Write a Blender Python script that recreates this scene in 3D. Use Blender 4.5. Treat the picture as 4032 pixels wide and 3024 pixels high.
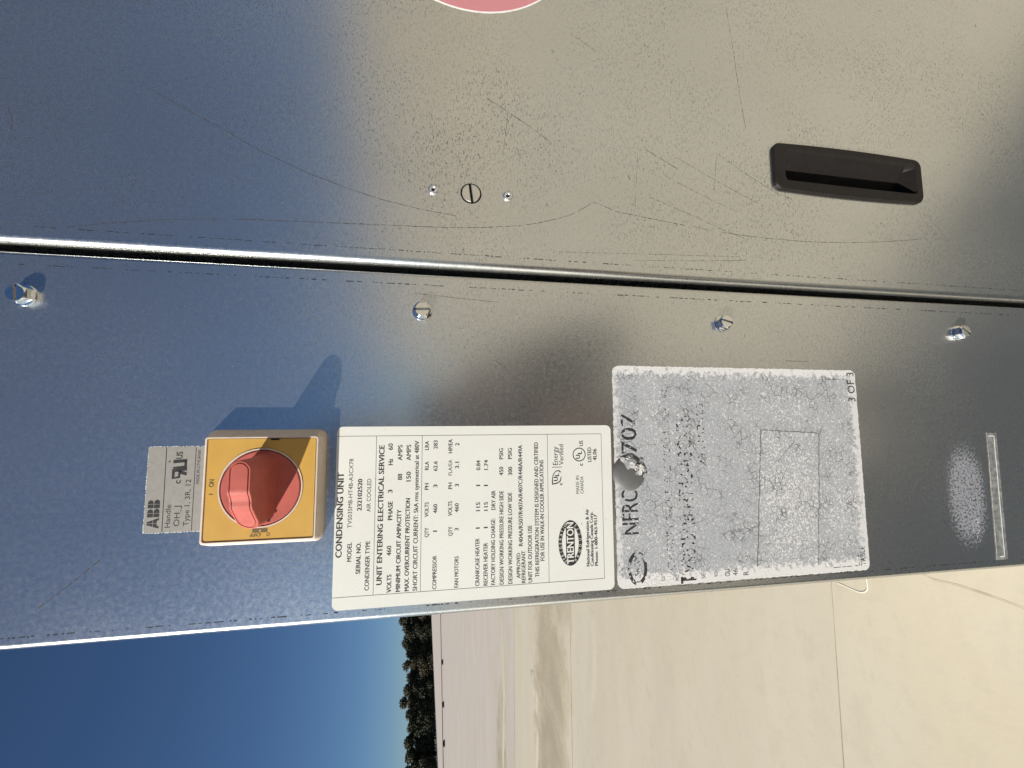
import bpy, bmesh, math, random
from mathutils import Vector, Matrix

for ob in list(bpy.data.objects):
    bpy.data.objects.remove(ob)
scene = bpy.context.scene
COL = scene.collection
rad = math.radians
EYE = 1.55                      # height of the lens above the roof

# ------------------------------------------------------------ camera, sky, sun
cam_data = bpy.data.cameras.new('camera')
cam_data.sensor_width = 36.0
cam_data.lens = 36.0 * 1732.0 / 4032.0
cam_data.clip_start = 0.01
cam_data.clip_end = 3000.0
cam = bpy.data.objects.new('camera', cam_data)
COL.objects.link(cam)
right = Vector((0.9956203, -0.09278505, 0.01145247))
up = Vector((0.00562361, 0.18171676, 0.98333483))
fwd = Vector((0.09331987, 0.97896371, -0.18144269))
rot = Matrix((-up, right, -fwd)).transposed()          # phone held sideways: the sky is on the left
cam.matrix_world = Matrix.Translation((0, -0.25, EYE)) @ rot.to_4x4()
scene.camera = cam

TO_SUN = Vector((-1.48, -1.0, 0.82)).normalized()
SUN_EL = math.asin(TO_SUN.z)
SUN_AZ = math.atan2(TO_SUN.x, TO_SUN.y)

world = bpy.data.worlds.new('World')
scene.world = world
world.use_nodes = True
wn = world.node_tree
wn.nodes.clear()
sky = wn.nodes.new('ShaderNodeTexSky')
sky.sky_type = 'NISHITA'
sky.sun_disc = False
sky.sun_elevation = SUN_EL
sky.sun_rotation = SUN_AZ % (2 * math.pi)
sky.altitude = 2000.0
sky.air_density = 1.0
sky.dust_density = 0.0
sky.ozone_density = 6.0
bg = wn.nodes.new('ShaderNodeBackground')
bg.inputs['Strength'].default_value = 0.053
wo = wn.nodes.new('ShaderNodeOutputWorld')
wn.links.new(sky.outputs[0], bg.inputs['Color'])
wn.links.new(bg.outputs[0], wo.inputs['Surface'])

sun_data = bpy.data.lights.new('sun', 'SUN')
sun_data.energy = 4.6
sun_data.angle = rad(0.53)
sun_data.color = (1.0, 0.957, 0.885)
sun = bpy.data.objects.new('sun', sun_data)
sun.rotation_euler = TO_SUN.to_track_quat('Z', 'Y').to_euler()
sun.location = (-10, -8, 12)
COL.objects.link(sun)

scene.render.engine = 'CYCLES'
scene.view_settings.view_transform = 'Standard'
scene.view_settings.look = 'None'
scene.view_settings.exposure = 0.5
scene.view_settings.gamma = 1.0
scene.view_settings.use_curve_mapping = False

rng = random.Random(7)

# ------------------------------------------------------------ helpers
def link(ob, parent=None):
    COL.objects.link(ob)
    if parent is not None:
        ob.parent = parent
        ob.matrix_parent_inverse = parent.matrix_world.inverted()
    return ob

def tag(ob, label=None, category=None, group=None, kind=None):
    if label: ob['label'] = label
    if category: ob['category'] = category
    if group: ob['group'] = group
    if kind: ob['kind'] = kind
    return ob

def thing(name, loc, label, category, group=None):
    e = bpy.data.objects.new(name, None)
    e.empty_display_size = 0.05
    e.matrix_world = Matrix.Translation(loc)
    COL.objects.link(e)
    return tag(e, label, category, group)

def obj(name, verts, faces, mat, parent=None, smooth=False):
    me = bpy.data.meshes.new(name)
    me.from_pydata([tuple(v) for v in verts], [], faces)
    me.update()
    if smooth:
        me.polygons.foreach_set('use_smooth', [True] * len(me.polygons))
    if mat: me.materials.append(mat)
    return link(bpy.data.objects.new(name, me), parent)

def bm_obj(name, bm, mat, parent=None, smooth=False):
    me = bpy.data.meshes.new(name)
    bmesh.ops.recalc_face_normals(bm, faces=bm.faces)
    bm.to_mesh(me); bm.free()
    if smooth:
        me.polygons.foreach_set('use_smooth', [True] * len(me.polygons))
    if mat: me.materials.append(mat)
    return link(bpy.data.objects.new(name, me), parent)

def pm(x, z, d=0.0):
    """millimetres on the cabinet front (d = how far it stands proud) -> metres"""
    return (x / 1000.0, -d / 1000.0, EYE + z / 1000.0)

def add_box(bm, x0, x1, y0, y1, z0, z1):
    vs = [bm.verts.new(c) for c in ((x0,y0,z0),(x1,y0,z0),(x1,y1,z0),(x0,y1,z0),(x0,y0,z1),(x1,y0,z1),(x1,y1,z1),(x0,y1,z1))]
    for f in ((0,1,5,4),(1,2,6,5),(2,3,7,6),(3,0,4,7),(4,5,6,7),(3,2,1,0)):
        bm.faces.new([vs[i] for i in f])

def rounded(x0, x1, z0, z1, r, n=6):
    pts = []
    for cx, cz, a0 in ((x1-r, z1-r, 0), (x0+r, z1-r, 90), (x0+r, z0+r, 180), (x1-r, z0+r, 270)):
        for i in range(n + 1):
            a = rad(a0 + 90.0 * i / n)
            pts.append((cx + r*math.cos(a), cz + r*math.sin(a)))
    return pts

def circle(cx, cz, r, n=40):
    return [(cx + r*math.cos(2*math.pi*i/n), cz + r*math.sin(2*math.pi*i/n)) for i in range(n)]

def loft(rings, closed_first=False, closed_last=True):
    """rings: lists of 3D points of equal length -> verts, faces"""
    n = len(rings[0]); v = [p for r in rings for p in r]; f = []
    for k in range(len(rings) - 1):
        for i in range(n):
            j = (i + 1) % n
            f.append((k*n+i, k*n+j, (k+1)*n+j, (k+1)*n+i))
    if closed_last: f.append(tuple((len(rings)-1)*n + i for i in range(n)))
    if closed_first: f.append(tuple(reversed(range(n))))
    return v, f

def fix_normals(ob):
    bm = bmesh.new(); bm.from_mesh(ob.data)
    bmesh.ops.recalc_face_normals(bm, faces=bm.faces)
    bm.to_mesh(ob.data); bm.free()
    return ob

def slab(name, outline, d0, d1, mat, parent, bevel=0.0):
    """a sheet with an outline on the cabinet front, from d0 to d1 mm proud"""
    rings = [[pm(x, z, d0) for x, z in outline]]
    if bevel:
        cx = sum(p[0] for p in outline)/len(outline); cz = sum(p[1] for p in outline)/len(outline)
        w = max(abs(p[0]-cx) for p in outline); h = max(abs(p[1]-cz) for p in outline)
        rings.append([pm(x, z, d1-bevel) for x, z in outline])
        rings.append([pm(cx+(x-cx)*(1-bevel/w), cz+(z-cz)*(1-bevel/h), d1) for x, z in outline])
    else:
        rings.append([pm(x, z, d1) for x, z in outline])
    v, f = loft(rings)
    return fix_normals(obj(name, v, f, mat, parent))

def sheet(name, outlines, d, mat, parent, kind=None):
    """flat print: several outlines in one mesh"""
    v, f = [], []
    for o in outlines:
        s = len(v)
        area = sum(o[i][0]*o[(i+1) % len(o)][1] - o[(i+1) % len(o)][0]*o[i][1] for i in range(len(o)))
        if area < 0: o = o[::-1]
        v += [pm(x, z, d) for x, z in o]
        f.append(tuple(range(s, s+len(o))))
    return obj(name, v, f, mat, parent)

def filled(name, outer, holes, d, mat, parent):
    """flat sheet with holes"""
    bm = bmesh.new()
    for loop in [outer] + holes:
        vs = [bm.verts.new(pm(x, z, d)) for x, z in loop]
        for i in range(len(vs)):
            bm.edges.new((vs[i], vs[(i+1) % len(vs)]))
    bmesh.ops.triangle_fill(bm, use_beauty=True, use_dissolve=False, edges=bm.edges[:], normal=(0, -1, 0))
    for fc in bm.faces:
        fc.normal_update()
        if fc.normal.y > 0: fc.normal_flip()
    return bm

def quad_line(a, b, w):
    dx, dz = b[0]-a[0], b[1]-a[1]
    L = math.hypot(dx, dz) or 1e-6
    nx, nz = -dz/L*w/2, dx/L*w/2
    return [(a[0]-nx, a[1]-nz), (b[0]-nx, b[1]-nz), (b[0]+nx, b[1]+nz), (a[0]+nx, a[1]+nz)]

_font_cache = {}
def glyphs(s, bold=0.0, res=3):
    key = (s, res)
    if key in _font_cache: return _font_cache[key]
    cu = bpy.data.curves.new('tmp_text', 'FONT')
    cu.body = s; cu.size = 1.0; cu.resolution_u = res; cu.offset = 0.0; cu.fill_mode = 'FRONT'
    ob = bpy.data.objects.new('tmp_text', cu)
    COL.objects.link(ob)
    dg = bpy.context.evaluated_depsgraph_get()
    me = ob.evaluated_get(dg).to_mesh()
    vs = [(v.co.x, v.co.y) for v in me.vertices]
    fs = [tuple(pl.vertices) for pl in me.polygons]
    ob.evaluated_get(dg).to_mesh_clear()
    bpy.data.objects.remove(ob); bpy.data.curves.remove(cu)
    _font_cache[key] = (vs, fs)
    return vs, fs

_cap = None
def cap_height():
    global _cap
    if _cap is None:
        vs, _ = glyphs('H'); _cap = max(v[1] for v in vs)
    return _cap

def letters(name, items, d, mat, parent):
    """one print mesh from items (string, x0, baseline z, x1, cap height mm[, bold[, turn]])"""
    V, F = [], []
    for it in items:
        s, x0, z0, x1, cap = it[:5]
        bold = it[5] if len(it) > 5 else 0.0
        turn = it[6] if len(it) > 6 else 0
        vs, fs = glyphs(s)
        lo = min(v[0] for v in vs); hi = max(v[0] for v in vs)
        k = cap / cap_height(); kx = min((x1 - x0) / (hi - lo), k * 1.5)
        strikes = [(0, 0)] if bold <= 0.004 else [(-bold, 0), (bold, 0), (0, bold*0.6)]
        for ns, (ox, oy) in enumerate(strikes):
            st = len(V)
            for x, y in vs:
                a, b = (x - lo + ox) * kx, (y + oy) * k
                if turn == 90: a, b = -b, a
                V.append(pm(x0 + a, z0 + b, d + 0.004*ns))
            F += [tuple(st + i for i in f) for f in fs]
    return obj(name, V, F, mat, parent)

# ------------------------------------------------------------ materials
class NT:
    def __init__(self, name):
        self.m = bpy.data.materials.new(name)
        self.m.use_nodes = True
        self.t = self.m.node_tree
        self.t.nodes.clear()
        self.out = self.t.nodes.new('ShaderNodeOutputMaterial')
        self.b = self.t.nodes.new('ShaderNodeBsdfPrincipled')
        self.t.links.new(self.b.outputs[0], self.out.inputs['Surface'])
        self.co = None
    def node(self, kind, **kw):
        n = self.t.nodes.new(kind)
        for k, v in kw.items(): setattr(n, k, v)
        return n
    def set(self, inp, val):
        if hasattr(val, 'is_output') or isinstance(val, bpy.types.NodeSocket):
            self.t.links.new(val, inp)
        else:
            inp.default_value = val
    def p(self, **kw):
        for k, v in kw.items(): self.set(self.b.inputs[k.replace('_', ' ')], v)
    def coord(self, scale=(1, 1, 1), rotate=(0, 0, 0), loc=(0, 0, 0)):
        if self.co is None: self.co = self.node('ShaderNodeTexCoord')
        mp = self.node('ShaderNodeMapping')
        mp.inputs['Scale'].default_value = scale
        mp.inputs['Rotation'].default_value = rotate
        mp.inputs['Location'].default_value = loc
        self.t.links.new(self.co.outputs['Object'], mp.inputs['Vector'])
        return mp.outputs[0]
    def noise(self, scale, detail=2.0, rough=0.5, vec=None, dist=0.0):
        n = self.node('ShaderNodeTexNoise')
        n.inputs['Scale'].default_value = scale
        n.inputs['Detail'].default_value = detail
        n.inputs['Roughness'].default_value = rough
        n.inputs['Distortion'].default_value = dist
        self.t.links.new(vec if vec is not None else self.coord(), n.inputs['Vector'])
        return n.outputs['Fac']
    def math(self, op, a, b=0.0, clamp=False):
        n = self.node('ShaderNodeMath', operation=op, use_clamp=clamp)
        self.set(n.inputs[0], a); self.set(n.inputs[1], b)
        return n.outputs[0]
    def ramp(self, fac, lo, hi, a=0.0, b=1.0):
        n = self.node('ShaderNodeMapRange')
        n.clamp = True
        self.set(n.inputs['Value'], fac)
        for k, v in (('From Min', lo), ('From Max', hi), ('To Min', a), ('To Max', b)):
            self.set(n.inputs[k], v)
        return n.outputs[0]
    def mix(self, fac, a, b):
        n = self.node('ShaderNodeMix', data_type='RGBA')
        self.set(n.inputs[0], fac)
        self.set(n.inputs[6], a if not isinstance(a, tuple) else (*a, 1))
        self.set(n.inputs[7], b if not isinstance(b, tuple) else (*b, 1))
        return n.outputs[2]
    def bump(self, height, strength, dist, base=None):
        n = self.node('ShaderNodeBump')
        n.inputs['Strength'].default_value = strength
        n.inputs['Distance'].default_value = dist
        self.t.links.new(height, n.inputs['Height'])
        if base is not None: self.t.links.new(base, n.inputs['Normal'])
        return n.outputs[0]
    def transparent(self, alpha):
        mx = self.node('ShaderNodeMixShader')
        tr = self.node('ShaderNodeBsdfTransparent')
        self.set(mx.inputs[0], alpha)
        self.t.links.new(tr.outputs[0], mx.inputs[1])
        self.t.links.new(self.b.outputs[0], mx.inputs[2])
        self.t.links.new(mx.outputs[0], self.out.inputs['Surface'])

def simple(name, col, rough=0.6, metal=0.0, var=0.08, scale=200.0, bump=0.0, bscale=900.0, spec=0.5):
    n = NT(name)
    n.p(Specular_IOR_Level=spec)
    f = n.noise(scale, 3.0)
    n.p(Base_Color=n.mix(n.ramp(f, 0.3, 0.7), tuple(c*(1-var) for c in col), tuple(min(1, c*(1+var)) for c in col)))
    n.p(Roughness=n.ramp(n.noise(scale*0.6, 2.0), 0.3, 0.7, max(0.02, rough-0.06), min(1, rough+0.06)), Metallic=metal)
    if bump: n.p(Normal=n.bump(n.noise(bscale, 2.0), bump, 0.0004))
    return n.m

def galvanized(name, col=(0.635, 0.65, 0.645), flecks=1.0, rough=0.205, metal=0.94):
    n = NT(name)
    # short dark flecks lying in several directions, thicker in some patches
    patches = n.ramp(n.noise(14.0, 3.0, 0.6), 0.36, 0.66)
    fl = None
    for ang, sx, sz, thr, loc in ((25, 330, 1300, 0.635, 1.0), (-50, 330, 1350, 0.64, 7.0), (85, 420, 1400, 0.645, 13.0), (0, 520, 620, 0.665, 19.0)):
        a = n.noise(1.0, 1.0, 0.5, n.coord((sx, sx, sz), (0, rad(ang), 0), (loc, loc, loc)))
        s = n.ramp(a, thr, thr + 0.05)
        fl = s if fl is None else n.math('MAXIMUM', fl, s)
    fl = n.math('MULTIPLY', fl, n.math('ADD', n.math('MULTIPLY', patches, 0.8), 0.2), True)
    big = n.ramp(n.noise(1.0, 2.0, 0.6, n.coord((150, 150, 210), (0, 0.4, 0), (31, 31, 31))), 0.70, 0.74)
    fl = n.math('MAXIMUM', fl, n.math('MULTIPLY', big, 0.75))
    fl = n.math('MULTIPLY', fl, flecks, True)
    spangle = n.noise(420.0, 3.0, 0.65)
    grain = n.noise(1.0, 2.0, 0.6, n.coord((900, 900, 700)))
    tone = n.mix(n.ramp(grain, 0.3, 0.7), tuple(c*0.93 for c in col), tuple(c*1.05 for c in col))
    tone = n.mix(n.math('MULTIPLY', fl, 0.78), tone, (0.10, 0.10, 0.09))
    smear = n.ramp(n.noise(1.0, 4.0, 0.6, n.coord((9, 9, 3.5))), 0.35, 0.7, 0.0, 0.16)
    tone = n.mix(smear, tone, (0.34, 0.34, 0.31))
    n.p(Base_Color=tone, Metallic=n.math('SUBTRACT', metal, n.math('MULTIPLY', fl, 0.10)))
    r = n.ramp(spangle, 0.3, 0.7, rough - 0.03, rough + 0.05)
    r = n.math('ADD', r, n.ramp(n.noise(7.0, 3.0), 0.35, 0.7, -0.01, 0.05))
    n.p(Roughness=n.math('ADD', r, n.math('MULTIPLY', fl, 0.06)))
    wav = n.bump(n.noise(6.0, 1.0), 0.10, 0.004)
    gr = n.bump(n.noise(800.0, 2.0, 0.6), 0.09, 0.0003, wav)
    n.p(Normal=gr)
    return n.m

M = {}
M['galv'] = galvanized('galvanized_steel')
M['galv_panel'] = galvanized('galvanized_steel_panel', flecks=0.6)
M['galv_plain'] = galvanized('galvanized_steel_clean', flecks=0.35)
M['galv_fold'] = galvanized('galvanized_steel_fold', (0.58, 0.59, 0.57), 0.3, 0.26, 0.97)
M['galv_dull'] = galvanized('galvanized_steel_dull', (0.34, 0.345, 0.33), 0.5, 0.4, 0.6)
M['zinc'] = simple('bright_zinc', (0.80, 0.81, 0.81), 0.11, 1.0, 0.06, 700)
M['rivet'] = simple('rivet_aluminium', (0.72, 0.72, 0.70), 0.3, 0.9, 0.05, 700)
M['latch'] = simple('latch_nickel', (0.62, 0.61, 0.55), 0.3, 0.85, 0.06, 500)
M['rubber'] = simple('black_rubber', (0.014, 0.014, 0.014), 0.7)
M['hole'] = simple('dark_hole', (0.008, 0.008, 0.008), 0.9)
M['handle'] = simple('black_plastic', (0.012, 0.010, 0.009), 0.5, 0, 0.1, 300, 0.08, 1500, 0.22)
M['beige'] = simple('beige_plastic', (0.60, 0.50, 0.41), 0.5, 0, 0.06, 250, 0.1, 600)
M['yellow'] = simple('yellow_plate', (0.50, 0.295, 0.058), 0.45, 0, 0.04, 120, 0.05, 900)
M['red'] = simple('faded_red_plastic', (0.41, 0.098, 0.076), 0.62, 0, 0.08, 150, 0.06, 900, 0.3)
M['ink'] = simple('black_ink', (0.018, 0.018, 0.017), 0.6)
M['ink_brown'] = simple('switch_print', (0.10, 0.075, 0.03), 0.6)
def vinyl():
    n = NT('white_label_vinyl')
    c = n.mix(n.ramp(n.noise(18.0, 4.0, 0.6), 0.35, 0.7), (0.65, 0.65, 0.60), (0.62, 0.615, 0.565))
    c = n.mix(n.ramp(n.noise(260.0, 3.0, 0.6), 0.66, 0.74, 0.0, 0.35), c, (0.40, 0.38, 0.33))
    n.p(Base_Color=c, Roughness=n.ramp(n.noise(25.0, 3.0), 0.3, 0.7, 0.36, 0.5))
    n.p(Normal=n.bump(n.noise(1.0, 2.0, 0.5, n.coord((22, 22, 14))), 0.25, 0.002))
    return n.m
M['white_label'] = vinyl()
M['silver_label'] = simple('silver_label_vinyl', (0.30, 0.285, 0.255), 0.45, 0.15, 0.05, 500)
M['silver_edge'] = simple('silver_label_glue', (0.52, 0.52, 0.50), 0.7, 0, 0.2, 900)
M['salmon'] = simple('salmon_label_vinyl', (0.50, 0.20, 0.21), 0.5, 0, 0.04, 400)
M['white_edge'] = simple('white_paper_edge', (0.72, 0.70, 0.66), 0.6)

def scratch_mat():
    n = NT('scratch_dirt')
    n.p(Base_Color=(0.055, 0.052, 0.045, 1), Roughness=0.8)
    n.transparent(n.ramp(n.noise(330.0, 2.0), 0.36, 0.58, 0.12, 0.85))
    return n.m
M['scratch'] = scratch_mat()

def dash_mat():
    n = NT('press_mark_dirt')
    n.p(Base_Color=(0.02, 0.02, 0.02, 1), Roughness=0.85)
    return n.m
M['dash'] = dash_mat()

def worn_mat(w, h):
    """old paper label: grey crazed core, white paper left in specks and along the margins"""
    n = NT('weathered_label')
    sx = n.node('ShaderNodeSeparateXYZ')
    n.t.links.new(n.coord(), sx.inputs[0])
    X, Z = sx.outputs[0], sx.outputs[2]
    wob = n.math('MULTIPLY', n.math('SUBTRACT', n.noise(300.0, 3.0, 0.6), 0.5), 0.022)
    def near(d, width):
        return n.ramp(n.math('ADD', d, wob), width, width - 0.003)
    margin = near(n.math('SUBTRACT', w/2, X), 0.0058)
    margin = n.math('MAXIMUM', margin, near(n.math('ADD', w/2, X), 0.0085))
    margin = n.math('MAXIMUM', margin, n.math('MULTIPLY', near(n.math('ADD', h/2, Z), 0.006), 0.8))
    margin = n.math('MAXIMUM', margin, n.math('MULTIPLY', near(n.math('SUBTRACT', h/2, Z), 0.004), 0.75))
    fleck = n.noise(1.0, 2.0, 0.6, n.coord((620, 620, 720)), 1.2)
    more = n.ramp(n.noise(22.0, 2.0), 0.35, 0.7, 0.0, 0.07)
    inside = n.math('MULTIPLY', n.math('LESS_THAN', n.math('ABSOLUTE', n.math('ADD', X, 0.0168)), 0.0425), n.math('LESS_THAN', n.math('ABSOLUTE', n.math('ADD', Z, 0.0302)), 0.0215))
    low = n.math('ADD', n.ramp(Z, -h*0.02, -h*0.12, 0.0, 0.02), n.math('MULTIPLY', inside, 0.04))
    fl = n.ramp(n.math('ADD', n.math('ADD', fleck, more), low), 0.605, 0.66)
    white = n.math('MAXIMUM', margin, fl)
    # crazing: irregular cells, dark hairlines
    vo = n.node('ShaderNodeTexVoronoi', feature='DISTANCE_TO_EDGE')
    vo.inputs['Scale'].default_value = 1.0
    warp = n.node('ShaderNodeVectorMath', operation='ADD')
    nz = n.node('ShaderNodeTexNoise'); nz.inputs['Scale'].default_value = 90.0; nz.inputs['Detail'].default_value = 4.0
    n.t.links.new(n.coord(), nz.inputs['Vector'])
    sc = n.node('ShaderNodeVectorMath', operation='SCALE'); sc.inputs['Scale'].default_value = 1.6
    n.t.links.new(nz.outputs['Color'], sc.inputs[0])
    n.t.links.new(n.coord((190, 190, 230)), warp.inputs[0]); n.t.links.new(sc.outputs[0], warp.inputs[1])
    n.t.links.new(warp.outputs[0], vo.inputs['Vector'])
    crack = n.ramp(vo.outputs['Distance'], 0.055, 0.025)
    crack = n.math('MULTIPLY', crack, n.ramp(n.noise(70.0, 3.0), 0.46, 0.62, 0.0, 0.85))
    core = n.mix(n.ramp(n.noise(40.0, 3.0), 0.3, 0.7), (0.235, 0.246, 0.26), (0.30, 0.31, 0.322))
    core = n.mix(n.ramp(n.noise(900.0, 2.0), 0.35, 0.65), core, (0.39, 0.40, 0.41))
    col = n.mix(white, core, (0.60, 0.59, 0.57))
    col = n.mix(n.math('MULTIPLY', crack, n.math('SUBTRACT', 1.0, margin)), col, (0.15, 0.15, 0.15))
    n.p(Base_Color=col, Roughness=0.7)
    n.p(Normal=n.bump(n.math('SUBTRACT', white, n.math('MULTIPLY', crack, 1.5)), 0.5, 0.00025))
    return n.m

def broken_ink(name, lo, hi, scale=420.0):
    """print that has mostly flaked away"""
    n = NT(name)
    n.p(Base_Color=(0.02, 0.02, 0.02, 1), Roughness=0.7)
    n.transparent(n.ramp(n.noise(scale, 2.0, 0.5), lo, hi))
    return n.m
M['ink_worn'] = broken_ink('worn_black_ink', 0.40, 0.44)
M['ink_worn2'] = broken_ink('half_gone_black_ink', 0.50, 0.53, 260.0)
M['ink_gone'] = broken_ink('nearly_gone_black_ink', 0.53, 0.57, 460.0)

def residue_mat():
    n = NT('pale_flaked_residue')
    sx = n.node('ShaderNodeSeparateXYZ')
    n.t.links.new(n.coord(), sx.inputs[0])
    ex = n.math('POWER', n.math('ABSOLUTE', n.math('DIVIDE', sx.outputs[0], 0.039)), 2.4)
    ez = n.math('POWER', n.math('ABSOLUTE', n.math('DIVIDE', sx.outputs[2], 0.019)), 2.4)
    body = n.ramp(n.math('ADD', ex, ez), 0.25, 1.1, 1.0, 0.0)
    sp = n.noise(1.0, 2.0, 0.6, n.coord((640, 640, 640)))
    a = n.ramp(n.math('ADD', sp, n.math('MULTIPLY', body, 0.20)), 0.60, 0.69)
    n.p(Base_Color=(0.40, 0.41, 0.45, 1), Roughness=0.85)
    n.transparent(n.math('MULTIPLY', n.math('MULTIPLY', a, body), 0.5))
    return n.m
M['residue'] = residue_mat()

def film_mat():
    n = NT('clear_film')
    n.p(Base_Color=(0.62, 0.62, 0.60, 1), Roughness=0.3)
    n.transparent(n.ramp(n.noise(260.0, 3.0), 0.4, 0.7, 0.10, 0.34))
    return n.m
M['film'] = film_mat()
M['film_line'] = simple('film_white_line', (0.66, 0.65, 0.60), 0.6, 0, 0.15, 400)

def membrane(name, tint):
    n = NT(name)
    streak = n.noise(1.0, 4.0, 0.6, n.coord((0.22, 0.85, 1)))
    blot = n.noise(0.9, 5.0, 0.62, n.coord((0.7, 1.3, 1), (0, 0, 0.25)))
    fine = n.noise(14.0, 5.0, 0.65)
    c = n.mix(n.ramp(streak, 0.36, 0.66), tuple(t*0.90 for t in tint), tint)
    c = n.mix(n.math('MULTIPLY', n.ramp(blot, 0.45, 0.68), 0.55), c, (tint[0]*0.90, tint[1]*0.86, tint[2]*0.74))
    c = n.mix(n.math('MULTIPLY', n.ramp(fine, 0.5, 0.72), 0.26), c, tuple(t*0.72 for t in tint))
    c = n.mix(n.ramp(n.noise(1.0, 3.0, 0.6, n.coord((55, 75, 1), (0, 0, 0.5))), 0.72, 0.77, 0.0, 0.5), c, tuple(t*0.45 for t in tint))
    c = n.mix(n.ramp(n.noise(1.0, 4.0, 0.65, n.coord((2.6, 5.2, 1), (0, 0, -0.35))), 0.56, 0.72, 0.0, 0.30), c, (tint[0]*0.74, tint[1]*0.72, tint[2]*0.68))
    n.p(Base_Color=c, Roughness=0.62)
    b = n.bump(n.noise(1.0, 3.0, 0.55, n.coord((0.5, 1.3, 1))), 0.22, 0.03)
    b = n.bump(n.noise(60.0, 3.0), 0.12, 0.003, b)
    n.p(Normal=b)
    return n.m
ROOF_TINT = (0.775, 0.68, 0.50)
M['roof'] = [membrane('roof_membrane_a', ROOF_TINT), membrane('roof_membrane_b', (0.785, 0.69, 0.505)),
             membrane('roof_membrane_c', (0.735, 0.645, 0.515)), membrane('roof_membrane_d', (0.735, 0.635, 0.525))]
M['seam'] = simple('seam_dirt', (0.40, 0.33, 0.22), 0.8, 0, 0.3, 9)
M['bead'] = simple('weld_bead', (0.80, 0.72, 0.55), 0.5)
M['wall'] = simple('warehouse_wall', (0.45, 0.43, 0.39), 0.8, 0, 0.06, 2)
M['edge_metal'] = simple('roof_edge_metal', (0.62, 0.57, 0.48), 0.5, 0.2, 0.05, 4)
M['conduit'] = simple('conduit_pipe', (0.30, 0.22, 0.16), 0.5, 0.3, 0.1, 5)

def leaf_mat(name, a, b):
    n = NT(name)
    n.p(Base_Color=n.mix(n.ramp(n.noise(0.35, 3.0, 0.6), 0.35, 0.65), a, b), Roughness=0.75)
    return n.m
M['leaf'] = [leaf_mat('leaf_dark', (0.026, 0.030, 0.013), (0.052, 0.052, 0.026)),
             leaf_mat('leaf_brown', (0.050, 0.044, 0.022), (0.105, 0.082, 0.046)),
             leaf_mat('leaf_green', (0.030, 0.038, 0.016), (0.068, 0.070, 0.032))]
M['bark'] = simple('bark', (0.07, 0.055, 0.04), 0.9, 0, 0.2, 3)
M['grass'] = simple('far_ground', (0.07, 0.075, 0.04), 0.95, 0, 0.2, 0.2)

# ------------------------------------------------------------ setting: ground, roof, warehouse
tag(obj('ground', [(-1500,-1500,-8.5),(1500,-1500,-8.5),(1500,1500,-8.5),(-1500,1500,-8.5)], [(0,1,2,3)], M['grass']), kind='structure')

EDGE_A, EDGE_B = Vector((-46.2, 64.8)), Vector((-93.0, 230.0))
edir = (EDGE_B - EDGE_A).normalized()
def edge_x(y):
    return EDGE_A.x + (y - EDGE_A.y) * edir.x / edir.y
ROOF_Y0, ROOF_Y1, ROOF_X1 = -60.0, 420.0, 160.0
roof = obj('roof', [(edge_x(ROOF_Y0), ROOF_Y0, -0.008), (ROOF_X1, ROOF_Y0, -0.008), (ROOF_X1, ROOF_Y1, -0.008), (edge_x(ROOF_Y1), ROOF_Y1, -0.008)], [(0,1,2,3)], M['roof'][3])
tag(roof, kind='structure')

# welded membrane sheets, each lapped over the next, with a dirt line at the lap
seams = [-52.3 + 3.36*i for i in range(16)]
seams = [1.225 + 3.36*k for k in range(-14, 10)]
sheet_y = seams
def strip_verts(x0, x1, y0, y1, n, zfun):
    v, f = [], []
    for i in range(n + 1):
        x = x0 + (x1 - x0) * i / n
        v += [(x, y0, zfun(x, 0)), (x, y1, zfun(x, 1)), (x, y1, 0.0)]
    for i in range(n):
        a = 3*i
        f += [(a, a+3, a+4, a+1), (a+1, a+4, a+5, a+2)]
    return v, f
for k in range(len(sheet_y) - 1):
    y0, y1 = sheet_y[k], sheet_y[k+1] + 0.05
    v, f = strip_verts(edge_x(y0) + 0.3, 60.0, y0, y1, 60, lambda x, e: 0.0012 + 0.0036*e)
    tint = M['roof'][2 if y0 > 7.0 else (k % 2)]
    if y0 > 9.0: tint = M['roof'][3 if k % 2 else 2]
    fix_normals(obj('membrane_sheet', v, f, tint, roof))
for k, y in enumerate(sheet_y[1:-1]):
    if not (0 < y < 30): continue
    v, f = [], []
    n = 240
    x0, x1 = -30.0, 12.0
    r2 = random.Random(k)
    wdt = 0.0062 if y < 2 else (0.020 if y < 6 else 0.035)
    off = 0.0
    for i in range(n + 1):
        x = x0 + (x1-x0)*i/n
        off = off*0.9 + r2.uniform(-1, 1)*0.004
        yy = y + 0.052 + off*0.5
        ww = wdt * r2.uniform(0.55, 1.15)
        v += [(x, yy, 0.0036), (x, yy + ww, 0.0036)]
    f = [(2*i, 2*i+2, 2*i+3, 2*i+1) for i in range(n)]
    obj('seam_line', v, f, M['seam'], roof)

def ribbon3(name, pts, w, z, mat, parent, jitter=0.0, seed=1):
    r2 = random.Random(seed)
    P = [Vector((a, b)) for a, b in pts]
    fine = []
    for i in range(len(P)-1):
        m = max(2, int((P[i+1]-P[i]).length / 0.02))
        m = min(m, 40)
        for j in range(m): fine.append(P[i].lerp(P[i+1], j/m))
    fine.append(P[-1])
    v, f = [], []
    for i, q in enumerate(fine):
        t = (fine[min(i+1, len(fine)-1)] - fine[max(i-1, 0)]).normalized()
        nn = Vector((-t.y, t.x))
        q = q + nn * r2.uniform(-1, 1) * jitter
        ww = w * r2.uniform(0.5, 1.2) / 2
        v += [(q.x - nn.x*ww, q.y - nn.y*ww, z), (q.x + nn.x*ww, q.y + nn.y*ww, z)]
    f = [(2*i, 2*i+2, 2*i+3, 2*i+1) for i in range(len(fine)-1)]
    return fix_normals(obj(name, v, f, mat, parent))

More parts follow.
